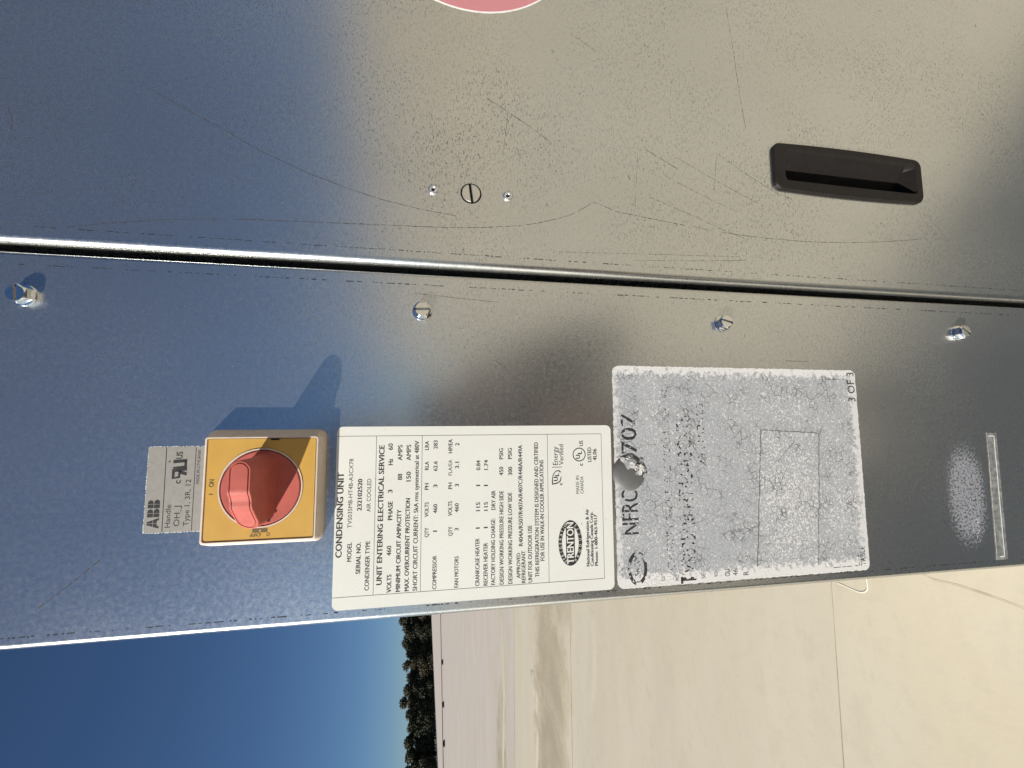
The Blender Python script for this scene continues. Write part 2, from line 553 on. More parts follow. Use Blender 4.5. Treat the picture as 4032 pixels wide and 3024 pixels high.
# a lapped diagonal edge by the cabinet and the wrinkles further out
ribbon3('seam_line', [(-0.476, 0.967), (-0.486, 0.902), (-0.481, 0.841), (-0.483, 0.769), (-0.490, 0.684)], 0.0016, 0.0062, M['seam'], roof, 0.0006, 3)
def ridge(pts, w, h, parent):
    """a raised wrinkle in the membrane"""
    P = [Vector(p) for p in pts]; fine = []
    for i in range(len(P)-1):
        for j in range(10): fine.append(P[i].lerp(P[i+1], j/10))
    fine.append(P[-1]); m = len(fine); v = []
    r2 = random.Random(int(w*1000))
    for i, q in enumerate(fine):
        t = (fine[min(i+1, m-1)] - fine[max(i-1, 0)]).normalized(); nn = Vector((-t.y, t.x))
        k = math.sin(math.pi*i/(m-1))**0.5 * r2.uniform(0.8, 1.15)
        for a, b in ((-1, 0), (-0.5, 0.55), (-0.1, 1), (0.3, 0.8), (0.6, 0.25), (1, 0)):
            v.append((q.x + nn.x*a*w/2, q.y + nn.y*a*w/2, 0.0046 + h*b*k))
    f = [(6*i+j, 6*i+6+j, 6*i+7+j, 6*i+1+j) for i in range(m-1) for j in range(5)]
    return fix_normals(obj('wrinkle', v, f, M['roof'][1], parent, True))
ridge([(-3.674, 6.570), (-3.821, 6.510), (-3.848, 6.303), (-4.105, 6.331)], 0.30, 0.012, roof)
ridge([(-4.292, 6.498), (-4.347, 6.280), (-4.912, 6.368)], 0.30, 0.012, roof)
ridge([(-1.773, 3.963), (-2.225, 3.937), (-2.749, 4.058)], 0.22, 0.004, roof)
ridge([(-4.046, 9.493), (-5.322, 9.191), (-7.112, 9.329)], 0.35, 0.008, roof)

# dried ponding stain between two laps
def stain_mat():
    n = NT('ponding_stain')
    sx = n.node('ShaderNodeSeparateXYZ'); n.t.links.new(n.coord(), sx.inputs[0])
    wob = n.math('MULTIPLY', n.math('SUBTRACT', n.noise(1.3, 4.0, 0.6), 0.5), 1.3)
    e = n.math('ADD', n.math('ABSOLUTE', n.math('DIVIDE', sx.outputs[1], 0.95)), wob)
    ex = n.math('ADD', n.math('ABSOLUTE', n.math('DIVIDE', sx.outputs[0], 4.6)), wob)
    a = n.math('MULTIPLY', n.ramp(e, 0.95, 0.35), n.ramp(ex, 0.95, 0.5))
    n.p(Base_Color=n.mix(n.ramp(n.noise(0.8, 3.0), 0.35, 0.65), (0.52, 0.45, 0.31), (0.62, 0.54, 0.37)), Roughness=0.7)
    n.transparent(n.math('MULTIPLY', a, n.ramp(n.noise(2.2, 4.0, 0.6), 0.3, 0.65, 0.2, 0.7)))
    return n.m
M['stain'] = stain_mat()
for (cx_, cy_, sx_, sy_) in ((-4.6, 5.55, 1.0, 1.0), (-9.5, 9.6, 1.0, 0.9)):
    me = bpy.data.meshes.new('dirt_stain')
    me.from_pydata([(-5, -1.0, 0), (5, -1.0, 0), (5, 1.0, 0), (-5, 1.0, 0)], [], [(0, 1, 2, 3)]); me.update(); me.materials.append(M['stain'])
    so = bpy.data.objects.new('dirt_stain', me)
    so.matrix_world = Matrix.Translation((cx_, cy_, 0.0068)) @ Matrix.Diagonal((sx_, sy_, 1, 1))
    COL.objects.link(so); so.parent = roof

# welded patch with its pale bead where the seam meets the cabinet
bead = [(-0.610, 1.248), (-0.610, 1.226), (-0.612, 1.196), (-0.613, 1.170), (-0.611, 1.153), (-0.605, 1.141), (-0.598, 1.133), (-0.587, 1.129), (-0.571, 1.130), (-0.542, 1.132), (-0.488, 1.135)]
v, f = [], []
nb = len(bead)
for i, (bx, by) in enumerate(bead):
    a = Vector(bead[max(i-1,0)]); b = Vector(bead[min(i+1,nb-1)])
    t = (b-a).normalized(); nn = Vector((-t.y, t.x))
    for s, hz in ((-1, 0.0047), (-0.45, 0.0060), (0.45, 0.0060), (1, 0.0047)):
        v.append((bx + nn.x*s*0.0030, by + nn.y*s*0.0030, hz))
f = [(4*i+j, 4*i+4+j, 4*i+5+j, 4*i+1+j) for i in range(nb-1) for j in range(3)]
fix_normals(obj('weld_bead', v, f, M['bead'], roof, True))

# warehouse below the roof, with its edge metal
bm = bmesh.new()
pts = [(edge_x(ROOF_Y0), ROOF_Y0), (ROOF_X1, ROOF_Y0), (ROOF_X1, ROOF_Y1), (edge_x(ROOF_Y1), ROOF_Y1)]
lo = [bm.verts.new((x, y, -8.5)) for x, y in pts]; hi = [bm.verts.new((x, y, -0.05)) for x, y in pts]
for i in range(4): bm.faces.new((lo[i], lo[(i+1) % 4], hi[(i+1) % 4], hi[i]))
house = thing('warehouse', (40, 100, -8.5), 'long pale warehouse under the wide beige membrane roof', 'building')
bm_obj('wall', bm, M['wall'], house)
bm = bmesh.new()
nx, ny = -edir.y, edir.x
a = EDGE_A + edir*(-150); b = EDGE_A + edir*360
prof = [(-0.10, -0.25), (-0.10, 0.05), (0.06, 0.05), (0.10, 0.0)]
rows = [[bm.verts.new((q.x + nx*(-o), q.y + ny*(-o), h)) for o, h in prof] for q in (a, b)]
for j in range(3): bm.faces.new((rows[0][j], rows[1][j], rows[1][j+1], rows[0][j+1]))
bm_obj('edge_trim', bm, M['edge_metal'], house)

# taller wing of the building standing on the roof behind and to the right, mirrored in the door
wing = thing('building_wing', (12, -16, 0), 'tall beige building wing behind the viewpoint, mirrored as pale blur in the door', 'building')
M['siding'] = simple('beige_siding', (0.60, 0.53, 0.41), 0.7, 0, 0.05, 1.5)
wd = Vector((0.6, 0.8)); wnrm = Vector((-0.8, 0.6)); wp0 = Vector((12.0, -16.0))
def wing_box(s0, s1, d0, d1, z0, z1):
    bm = bmesh.new(); vs = []
    for z in (z0, z1):
        for s_, d_ in ((s0, d0), (s1, d0), (s1, d1), (s0, d1)):
            c = wp0 + wd*s_ - wnrm*d_
            vs.append(bm.verts.new((c.x, c.y, z)))
    for fc in ((0,1,5,4),(1,2,6,5),(2,3,7,6),(3,0,4,7),(4,5,6,7),(3,2,1,0)): bm.faces.new([vs[i] for i in fc])
    return bm
bm_obj('wall', wing_box(-13, 17, 0, 12, 0.009, 4.35), M['siding'], wing)
bm_obj('coping', wing_box(-13.1, 17.1, -0.1, 12.1, 4.352, 4.5), M['edge_metal'], wing)
for k in range(28):
    bm_obj('siding_rib', wing_box(-12.6 + k*1.07, -12.5 + k*1.07, -0.03, -0.002, 0.02, 4.34), M['siding'], wing)

# ------------------------------------------------------------ conduit on rubber blocks across the roof
c0, c1 = Vector((-28.16, 39.3)), Vector((-21.19, 51.97))
cd = (c1 - c0).normalized()
pipe_a, pipe_b = c0 - cd*16, c1 + cd*40
ring = 8
v, f = [], []
for q in (pipe_a, pipe_b):
    for i in range(ring):
        t = 2*math.pi*i/ring
        v.append((q.x - cd.y*0.035*math.cos(t), q.y + cd.x*0.035*math.cos(t), 0.17 + 0.035*math.sin(t)))
f = [(i, (i+1) % ring, ring + (i+1) % ring, ring + i) for i in range(ring)]
pipe = obj('conduit_pipe', v, f, M['conduit'], None, True)
tag(pipe, 'thin brown conduit running across the roof in the distance', 'pipe')
block_pos = [(Vector((-26.53, 40.42)), 'small black support block under the far conduit, nearest the photo bottom'),
             (Vector((-24.76, 43.07)), 'small black support block under the far conduit, middle of three'),
             (Vector((-22.69, 46.57)), 'small black support block under the far conduit, nearest the cabinet edge')]
for q, lab in block_pos:
    q = c0 + cd * (q - c0).dot(cd)
    v = []
    for h, hw, hd in ((0.006, 0.24, 0.13), (0.05, 0.24, 0.13), (0.15, 0.15, 0.08)):
        for sx, sy in ((-1,-1),(1,-1),(1,1),(-1,1)):
            v.append((q.x + cd.x*hw*sx - cd.y*hd*sy, q.y + cd.y*hw*sx + cd.x*hd*sy, h))
    f = [(0,1,5,4),(1,2,6,5),(2,3,7,6),(3,0,4,7),(4,5,9,8),(5,6,10,9),(6,7,11,10),(7,4,8,11),(8,9,10,11),(3,2,1,0)]
    tag(fix_normals(obj('pipe_support_block', v, f, M['rubber'])), lab, 'pipe support', 'support blocks under the conduit')

# ------------------------------------------------------------ far trees beyond the roof edge
def crown_mesh(seed, mat, H=18.0, Wd=4.0, leaves=9000):
    r = random.Random(seed)
    V, F = [], []
    blobs = []
    for i in range(26):
        t = r.random()
        zz = H*(0.36 + 0.52*t)
        rr = Wd*(1.0 - 0.62*abs(t-0.3))
        an = r.uniform(0, 2*math.pi); d = rr*r.uniform(0.15, 0.8)
        blobs.append((d*math.cos(an), d*math.sin(an), zz, rr*r.uniform(0.42, 0.70)))
    blobs.append((0, 0, H*0.89, Wd*0.42))
    for i in range(leaves):
        bx, by, bz, br = blobs[r.randrange(len(blobs))]
        d = Vector((r.gauss(0,1), r.gauss(0,1), r.gauss(0,1))).normalized()
        rad_ = br * (r.random()**0.35) * r.uniform(0.75, 1.12)
        c = Vector((bx, by, bz)) + Vector((d.x*rad_, d.y*rad_, d.z*rad_*0.85))
        s = r.uniform(0.13, 0.36)
        t1 = Vector((r.gauss(0,1), r.gauss(0,1), r.gauss(0,1))).normalized()
        t2 = t1.cross(Vector((r.gauss(0,1), r.gauss(0,1), r.gauss(0,1)))).normalized()
        k = len(V)
        V += [c + t1*s, c + t2*s*0.7, c - t1*s, c - t2*s*0.7]
        F.append((k, k+1, k+2, k+3))
    me = bpy.data.meshes.new('crown')
    me.from_pydata([tuple(p) for p in V], [], F); me.update()
    me.materials.append(mat)
    return me
def trunk_mesh(H=18.0):
    V, F = [], []
    def limb(a, b, r0, r1):
        a, b = Vector(a), Vector(b)
        d = (b-a).normalized(); s = d.cross(Vector((0.3, 1, 0.1))).normalized(); t = d.cross(s)
        k = len(V)
        for q, r in ((a, r0), (b, r1)):
            for i in range(6):
                an = math.pi*2*i/6
                V.append(tuple(q + s*r*math.cos(an) + t*r*math.sin(an)))
        for i in range(6): F.append((k+i, k+(i+1) % 6, k+6+(i+1) % 6, k+6+i))
    limb((0,0,0), (0.1,0,H*0.5), 0.32, 0.2); limb((0.1,0,H*0.5), (0,0.1,H*0.86), 0.2, 0.05)
    for i in range(6):
        an = i*1.05; z = H*(0.36+0.06*i)
        limb((0.08,0,z), (2.2*math.cos(an), 2.2*math.sin(an), z+2.0), 0.11, 0.03)
    me = bpy.data.meshes.new('trunk'); me.from_pydata(V, [], F); me.update(); me.materials.append(M['bark'])
    return me
crowns = [crown_mesh(11, M['leaf'][0]), crown_mesh(12, M['leaf'][1]), crown_mesh(13, M['leaf'][2]), crown_mesh(14, M['leaf'][0], 18, 3.4), crown_mesh(15, M['leaf'][2], 18, 4.6)]
trunk = trunk_mesh()
looks = ['tall dark crown', 'brownish open crown', 'mid green bushy crown', 'narrow dark crown', 'broad green crown']
order = 0
tree_rows = []
# az measured from straight ahead, towards the left of the place; top: degrees above the lens
tops = [3.15, 3.0, 3.35, 2.75, 2.95, 2.45, 2.75, 2.3, 2.6, 2.95, 2.35, 2.1, 2.35, 2.0, 2.25, 2.1, 2.3, 2.0, 2.2, 2.4, 2.1, 2.3, 2.15, 2.35, 2.05, 2.3, 2.2]
for i, top in enumerate(tops):
    az = rad(-20.2 - 1.08*i)
    dist = 246.0 + rng.uniform(-4, 4)
    tree_rows.append((az, dist, top, [0, 1, 0, 3, 2, 0, 1, 4, 0, 1, 3, 2, 0, 4, 1, 0, 2][i % 17], 1.0, 'front'))
for i in range(26):
    az = rad(-20.6 - 1.25*i)
    tree_rows.append((az, 258.0 + rng.uniform(-3, 3), 1.9 + rng.uniform(-0.25, 0.35), [0, 3, 4, 2, 0][i % 5], 1.25, 'back'))
front_n = back_n = 0
ordinal = ['first', 'second', 'third', 'fourth', 'fifth', 'sixth', 'seventh', 'eighth', 'ninth', 'tenth', 'eleventh', 'twelfth', 'thirteenth', 'fourteenth', 'fifteenth', 'sixteenth', 'seventeenth'] + ['eighteenth', 'nineteenth', 'twentieth'] + ['twenty-' + w for w in ('first', 'second', 'third', 'fourth', 'fifth', 'sixth', 'seventh', 'eighth', 'ninth')]
for az, dist, top, kind, wk, row in tree_rows:
    hgt = EYE + dist*math.tan(rad(top)) + 8.5
    if row == 'front':
        lab = looks[kind] + ', ' + ordinal[front_n] + ' in the tree line counted from the cabinet'; front_n += 1
    else:
        lab = looks[kind] + ' in the rear of the tree line, ' + ordinal[back_n] + ' from the cabinet'; back_n += 1
    x, y = dist*math.sin(az), dist*math.cos(az)
    t = bpy.data.objects.new('tree', None)
    M4 = Matrix.Translation((x, y, -8.5)) @ Matrix.Rotation(rng.uniform(0, 6.28), 4, 'Z') @ Matrix.Diagonal((hgt/18*1.12*wk, hgt/18*1.12*wk, hgt/18/0.985, 1))
    t.matrix_world = M4
    COL.objects.link(t)
    tag(t, lab, 'tree', 'trees beyond the roof edge')
    for nm, me in (('crown', crowns[kind]), ('trunk', trunk)):
        c = bpy.data.objects.new(nm, me); COL.objects.link(c); c.parent = t

# ------------------------------------------------------------ the condensing unit
unit = thing('condensing_unit', (0.4, 0.45, 0.25), 'galvanized steel condensing unit cabinet with seam between side panel and door', 'machine')
ZB, ZT = -1300.0, 420.0         # bottom and top of the front, mm from the lens height

def arc(cx, cy, r, a0, a1, n=10):
    return [(cx + r*math.cos(rad(a0 + (a1-a0)*i/n)), cy + r*math.sin(rad(a0 + (a1-a0)*i/n))) for i in range(n+1)]
def fold(name, prof, mat, parent, z0=ZB, z1=ZT, smooth=True):
    """a folded sheet edge: profile (x, depth) in mm run from bottom to top"""
    v, f = [], []
    for x, y in prof:
        v += [(x/1000, y/1000, EYE + z0/1000), (x/1000, y/1000, EYE + z1/1000)]
    f = [(2*i, 2*i+2, 2*i+3, 2*i+1) for i in range(len(prof)-1)]
    return obj(name, v, f, mat, parent, smooth)

# side panel: flat, with a rounded fold at its outer edge and a tighter one at the gap
bm = filled('side_panel', [(-98.82, ZB), (84.6, ZB), (84.6, ZT), (-98.82, ZT)], [], 0, None, None)
panel = bm_obj('side_panel', bm, M['galv_panel'], unit)
fold('outer_fold', arc(-98.82, 3, 3, 270, 180, 16) + [(-101.82, 26)], M['galv_fold'], panel)
fold('inner_fold', arc(84.6, 2, 2, 270, 360, 6) + [(86.6, 24)], M['galv_fold'], panel)

# door with openings for the pull and the latch
HX0, HX1, HZ0, HZ1 = 159.9, 192.8, -353.6, -229.0
LX, LZ, LR = 137.3, -22.2, 6.3
bm = filled('door', [(95.5, ZB), (930, ZB), (930, ZT), (95.5, ZT)],
            [rounded(HX0+3, HX1-3, HZ0+3, HZ1-3, 4), circle(LX, LZ, LR, 40)], 0, None, None)
door = bm_obj('door', bm, M['galv'], unit)
fold('door_fold', [(91.0, 30)] + arc(95.5, 4.5, 4.5, 180, 270, 14), M['galv_fold'], door)
fold('door_fold', arc(930, 4, 4, 270, 360) + [(934, 30)], M['galv_plain'], door)
# rubber seal down in the gap
bm = bmesh.new()
add_box(bm, 0.0855, 0.0915, 0.016, 0.030, EYE + ZB/1000, EYE + ZT/1000)
bm_obj('gasket', bm, M['rubber'], unit)
# the rest of the cabinet
bm = bmesh.new()
add_box(bm, -0.10182, 0.990, 0.0262, 0.90, EYE + ZB/1000, EYE + ZT/1000)
bm_obj('cabinet_body', bm, M['galv_plain'], unit)
bm = bmesh.new()
add_box(bm, -0.115, 1.005, -0.012, 0.915, EYE + ZT/1000 + 0.002, EYE + ZT/1000 + 0.045)
bm_obj('top_cover', bm, M['galv_plain'], unit)
bm = bmesh.new()
add_box(bm, 0.9345, 0.99, 0.0, 0.026, EYE + ZB/1000, EYE + ZT/1000)
bm_obj('corner_post', bm, M['galv_plain'], unit)
for x0 in (-0.09, 0.87):
    bm = bmesh.new()
    add_box(bm, x0, x0 + 0.10, 0.02, 0.90, 0.009, EYE + ZB/1000 - 0.002)
    bm_obj('base_rail', bm, M['galv_dull'], unit)

# broken dark press marks along the folds
def press_mark(x, z0, z1, seed, density, w, parent, gaps=()):
    r = random.Random(seed); q = []; z = z0
    while z > z1:
        L = r.choice((0.5, 0.8, 1.0, 1.6, 2.2, 3.4)) * r.uniform(0.7, 1.3)
        d = r.random()
        if d < density and not any(b < z < a for a, b in gaps):
            ww = w * r.uniform(0.5, 1.3); j = r.uniform(-0.12, 0.12)
            q.append([(x-ww/2+j, z-L), (x+ww/2+j, z-L), (x+ww/2+j, z), (x-ww/2+j, z)])
        z -= L + r.uniform(0.3, 1.8)
    return tag(sheet('press_mark', q, 0.05, M['dash'], parent), kind='stuff')
press_mark(99.6, 196, -470, 1, 0.75, 0.42, door, ((-196, -204),))
press_mark(80.1, 240, -480, 2, 0.6, 0.45, panel, ((-98, -110),))
press_mark(-95.9, 260, -460, 3, 0.55, 0.55, panel)

# scratches, as thin dirt-filled lines on the steel
def scratch(pts, w, parent, dash=False, seed=0):
    r = random.Random(seed)
    q = []
    for i in range(len(pts)-1):
        a, b = pts[i], pts[i+1]
        L = math.hypot(b[0]-a[0], b[1]-a[1]); m = max(1, int(L/4))
        for j in range(m):
            p0 = (a[0]+(b[0]-a[0])*j/m, a[1]+(b[1]-a[1])*j/m)
            t = (j + (r.uniform(0.7, 0.98) if dash else 1.0))/m
            p1 = (a[0]+(b[0]-a[0])*t, a[1]+(b[1]-a[1])*t)
            q.append(quad_line(p0, p1, w*r.uniform(0.7, 1.2)))
    return sheet('scratch', q, 0.06, M['scratch'], parent)
SCR = [
 ([(178.0, 146.6), (163.2, 116.6), (151.4, 94.7), (140.3, 67.8), (132.7, 43.2), (129.0, 29.3), (125.2, 7.9), (122.7, -13.3), (120.0, -13.7)], 0.34, False),
 ([(100.4, 180.9), (103.5, 166.0), (106.1, 150.0), (108.4, 134.0), (110.1, 118.0), (111.4, 97.6), (112.2, 75.5), (113.0, 53.5), (113.9, 28.9), (114.6, 7.6), (115.3, -9.7), (116.7, -27.9), (119.7, -50.9), (122.4, -63.2), (126.0, -75.0), (128.9, -82.7), (131.5, -88.0), (135.8, -94.4), (138.9, -98.6), (136.9, -106.1), (134.1, -113.2), (132.6, -126.6), (130.6, -143.7), (128.6, -162.2)], 0.40, True),
 ([(128.6, -166.7), (126.4, -181.4)], 0.3, False),
 ([(126.2, -186.9), (125.3, -202.5), (124.6, -217.1), (124.4, -246.5), (124.9, -265.8), (126.0, -285.5), (129.0, -317.1), (133.5, -350.4)], 0.32, False),
 ([(154.9, -183.8), (181.1, -187.1), (169.5, -207.2), (158.3, -229.0), (153.8, -243.7)], 0.28, True),
 ([(178.5, -134.8), (166.7, -158.1)], 0.34, False),
 ([(175.1, -157.0), (161.3, -186.0), (148.6, -216.7)], 0.26, True),
 ([(161.1, -149.4), (149.2, -177.9), (140.7, -201.8)], 0.26, True),
 ([(145.8, -137.2), (136.0, -167.1), (129.3, -184.3), (123.3, -204.5)], 0.28, True),
 ([(175.5, -129.9), (158.0, -128.6), (136.8, -126.9)], 0.24, True),
 ([(199.4, -31.5), (186.7, -54.3), (176.2, -70.9)], 0.30, False),
 ([(251.3, -86.1), (241.3, -103.7)], 0.26, False),
 ([(191.2, -44.7), (164.9, -41.8)], 0.26, False),
 ([(291.4, -200.3), (254.6, -204.5), (226.1, -207.1), (200.5, -210.5)], 0.26, True),
 ([(105.1, -75.8), (106.5, -108.7), (108.0, -142.7), (110.2, -201.8)], 0.24, True),
 ([(103.0, -125.2), (104.9, -160.7), (108.2, -206.4)], 0.24, True),
 ([(160.2, 211.0), (156.6, 209.2), (153.3, 208.6), (148.5, 208.6)], 0.6, False),
]
for i, (pts, w, dsh) in enumerate(SCR):
    scratch(pts, w, door, dsh, i)
for i, (pts, w, dsh) in enumerate([([(75.0, 9.4), (73.4, -14.4), (72.0, -38.1)], 0.26, False), ([(41.3, -229.6), (41.3, -247.9)], 0.3, False),
                                   ([(37.3, -36.5), (33.7, -42.5), (31.5, -43.4)], 0.3, False), ([(-83.5, 178.4), (-72.5, 165.0), (-62.6, 154.3)], 0.5, True)]):
    scratch(pts, w, panel, dsh, 40+i)

M['slot'] = simple('shaded_grimy_slot', (0.34, 0.34, 0.33), 0.4, 0.9)  # grime plus the slot's occlusion shade, both put into this darker grey
# hex washer-head screws
def screw(x, z, turn, tilt=(0, 0)):
    n = 36
    def place(pts):
        R = Matrix.Rotation(rad(tilt[0]), 3, 'X') @ Matrix.Rotation(rad(tilt[1]), 3, 'Z')
        o = Vector(pm(x, z, 0))
        return [o + R @ Vector((a/1000, -d/1000, b/1000)) for a, b, d in pts]
    rings = []
    for r, d in ((5.45, 0.0), (5.5, 0.5), (5.2, 0.95), (4.0, 1.15)):
        rings.append([(r*math.cos(2*math.pi*i/n), r*math.sin(2*math.pi*i/n), d) for i in range(n)])
    V, F = [], []
    for rg in rings: V += place(rg)
    for k in range(3):
        for i in range(n): F.append((k*n+i, k*n+(i+1) % n, (k+1)*n+(i+1) % n, (k+1)*n+i))
    F.append(tuple(3*n+i for i in range(n)))
    washer = fix_normals(obj('screw', V, F, M['zinc'], panel))
    # hex with chamfered top and a slot
    bm = bmesh.new()
    def hexr(r, d, a0): return [(r*math.cos(a0+math.pi*i/3), r*math.sin(a0+math.pi*i/3), d) for i in range(6)]
    a0 = rad(turn)
    low, mid = place(hexr(4.9, 1.0, a0)), place(hexr(4.9, 4.5, a0))
    top = place(hexr(3.9, 5.5, a0))
    vl = [bm.verts.new(p) for p in low]; vm = [bm.verts.new(p) for p in mid]
    for i in range(6): bm.faces.new((vl[i], vl[(i+1) % 6], vm[(i+1) % 6], vm[i]))
    # round chamfer ring, then two half-moon lands either side of the slot
    c24 = place([(3.75*math.cos(2*math.pi*i/24 + a0), 3.75*math.sin(2*math.pi*i/24 + a0), 5.4) for i in range(24)])
    vc = [bm.verts.new(p) for p in c24]
    for i in range(6):
        s = [vc[(4*i+j) % 24] for j in range(5)]
        for j in range(4):
            if j < 2: bm.faces.new((vm[i], s[j+1], s[j])) if j == 0 else bm.faces.new((vm[i], s[2], s[1]))
            else: bm.faces.new((vm[(i+1) % 6], s[j+1], s[j]))
        bm.faces.new((vm[i], vm[(i+1) % 6], s[2]))
    sl = 0.7; dep = 1.1
    def land(sgn):
        q = []
        for i in range(13):
            t = math.pi*i/12
            px, pz = 3.72*math.cos(t), max(sl, 3.72*math.sin(t))*sgn
            q.append((px*math.cos(a0)-pz*math.sin(a0), px*math.sin(a0)+pz*math.cos(a0)))
        return q
    for sgn in (1, -1):
        q = land(sgn)
        tv = [bm.verts.new(p) for p in place([(a, b, 5.55) for a, b in q])]
        bv = [bm.verts.new(p) for p in place([(a, b, 5.55-dep) for a, b in q])]
        bm.faces.new(tv)
        for i in range(13):
            bm.faces.new((tv[i], tv[(i+1) % 13], bv[(i+1) % 13], bv[i]))
    fl = list(place([(3.7*math.cos(2*math.pi*i/24 + a0), 3.7*math.sin(2*math.pi*i/24 + a0), 5.55-dep+0.03) for i in range(24)]))
    bm_obj('hex_head', bm, M['zinc'], washer)
    obj('slot', [v_ for v_ in fl], [tuple(range(24))], M['slot'], washer)
    return washer
for i, (z, turn, tilt) in enumerate([(196.0, 3, (2, -3)), (5.2, 93, (0, 0)), (-184.6, 75, (-3, 4)), (-375.3, 52, (-4, 3))]):
    screw(64.6, z, turn, tilt)

# slotted quarter-turn latch set in the door
rings = []
for r, d in ((6.3, 0.0), (6.25, -1.6)):
    rings.append([pm(x, z, d) for x, z in circle(LX, LZ, r, 40)])
v, f = loft(rings)
lock = fix_normals(obj('latch', v, f, M['hole'], door))  # near-black lining puts the shade of the ring gap into its colour
for sgn in (1, -1):
    q = []
    a0 = rad(-10)
    for i in range(17):
        t = math.pi*i/16
        px, pz = max(0.7, 5.45*math.sin(t))*sgn, 5.45*math.cos(t)
        q.append((LX + px*math.sin(rad(90)-a0) - pz*math.sin(a0)*0 + pz*math.sin(rad(8)), LZ + pz*math.cos(rad(8)) - px*math.sin(rad(8))))
    # turn the slot so that it lies nearly level
    q = [(LX + (b-LZ)*1.0, LZ + (a-LX)) for a, b in q]
    slab('latch_face', q, -1.55, 0.8, M['latch'], lock, 0.3)

# two pop rivets beside it
for cx, cz in ((137.3, -0.1), (137.5, -44.3)):
    n = 28; prof = [(3.1, 0), (3.0, 0.5), (2.5, 1.0), (1.7, 1.2), (1.25, 1.0), (1.05, 0.3), (1.0, -0.2)]
    rings = [[pm(x, z, d) for x, z in circle(cx, cz, r, n)] for r, d in prof]
    v, f = loft(rings, closed_last=False)
    rv = fix_normals(obj('rivet', v, f, M['rivet'], door, True))
    sheet('rivet_hole', [circle(cx, cz, 1.05, 16)], 0.12, M['hole'], rv)

# recessed black pull
def bow(o, k):
    zc = (HZ0+HZ1)/2; hz = (HZ1-HZ0)/2; xc = (HX0+HX1)/2; r = []
    n_ = len(o)
    for i in range(n_):
        a, b = o[i], o[(i+1) % n_]
        m = 8 if math.hypot(b[0]-a[0], b[1]-a[1]) > 40 else 1
        for j in range(m):
            x, z = a[0]+(b[0]-a[0])*j/m, a[1]+(b[1]-a[1])*j/m
            r.append((x + (1 if x > xc else -1)*k*(1-((z-zc)/hz)**2), z))
    return r
bez = bow(rounded(HX0, HX1, HZ0, HZ1, 5.5, 5), 1.4)
inn = bow(rounded(166.4, 189.4, -348.6, -237.6, 3.0, 5), 0.3)
rings = [[pm(x, z, 0.0) for x, z in bez], [pm(x, z, 1.6) for x, z in bez],
         [pm(176.35+(x-176.35)*0.965, -291.3+(z+291.3)*0.99, 2.4) for x, z in bez], [pm(x, z, 2.2) for x, z in inn]]
v, f = loft(rings, closed_last=False)
pull = fix_normals(obj('door_pull', v, f, M['handle'], door))
# pocket: scooped from the right-hand rim down to a deep slot on the left
rim = [(166.4, -348.6), (189.4, -348.6), (189.4, -237.6), (166.4, -237.6)]
V = [pm(x, z, 2.2) for x, z in inn]
nI = len(inn)
mid = []
deep = []
for x, z in inn:
    t = min(1.0, max(0.0, (x - 166.4)/23.0))
    zz = -293.1 + (z + 293.1)*(0.985 if z > -293 else 0.90)
    mid.append(pm(166.8 + (x-166.4)*0.93, zz, 1.0 - 15.0*(1-t)**0.8 - 1.0))
V += mid
F = []
for i in range(nI):
    j = (i+1) % nI
    F.append((i, j, nI+j, nI+i))
F.append(tuple(nI+i for i in range(nI)))
bm = bmesh.new()
vv = [bm.verts.new(p) for p in V]
for fc in F[:-1]: bm.faces.new([vv[i] for i in fc])
fc = bm.faces.new([vv[i] for i in F[-1]])
bmesh.ops.triangulate(bm, faces=[fc])
bm_obj('pocket', bm, M['handle'], pull)

# ------------------------------------------------------------ round salmon sticker on the door
rs = 71.0
cx, cz = 255.3 + rs, -21.9
sticker = thing('round_sticker', pm(cx, cz), 'round salmon pink sticker with thin white rim, high on the door', 'sticker')
slab('white_rim', circle(cx, cz, rs, 120), 0.02, 0.14, M['white_edge'], sticker)
slab('salmon_face', circle(cx, cz, rs - 0.9, 120), 0.14, 0.2, M['salmon'], sticker)

# ------------------------------------------------------------ red and yellow disconnect switch
sw = thing('disconnect_switch', pm(-30.2, 82), 'yellow square disconnect switch with faded red knob and beige bezel', 'switch')
base = rounded(-59.0, -1.6, 54.1, 110.6, 4.0, 5)
top = rounded(-56.4, -4.6, 55.6, 108.2, 1.6, 5)
lip = rounded(-55.4, -5.4, 56.7, 107.1, 1.2, 5)
lip2 = rounded(-55.0, -5.8, 57.0, 106.8, 1.0, 5)
v, f = loft([[pm(x, z, 0.0) for x, z in base], [pm(x, z, 1.2) for x, z in base], [pm(x, z, 9.6) for x, z in top],
             [pm(x, z, 10.2) for x, z in rounded(-56.0, -5.0, 56.0, 107.8, 1.5, 5)], [pm(x, z, 10.3) for x, z in lip], [pm(x, z, 9.3) for x, z in lip2]], closed_last=False)
bez_o = fix_normals(obj('bezel', v, f, M['beige'], sw))
KX, KZ = -30.1, 82.0
bm = filled('y', rounded(-54.85, -5.95, 57.15, 106.65, 0.8, 4), [circle(KX, KZ, 19.6, 64)], 9.75, None, None)
plate = bm_obj('yellow_plate', bm, M['yellow'], sw)
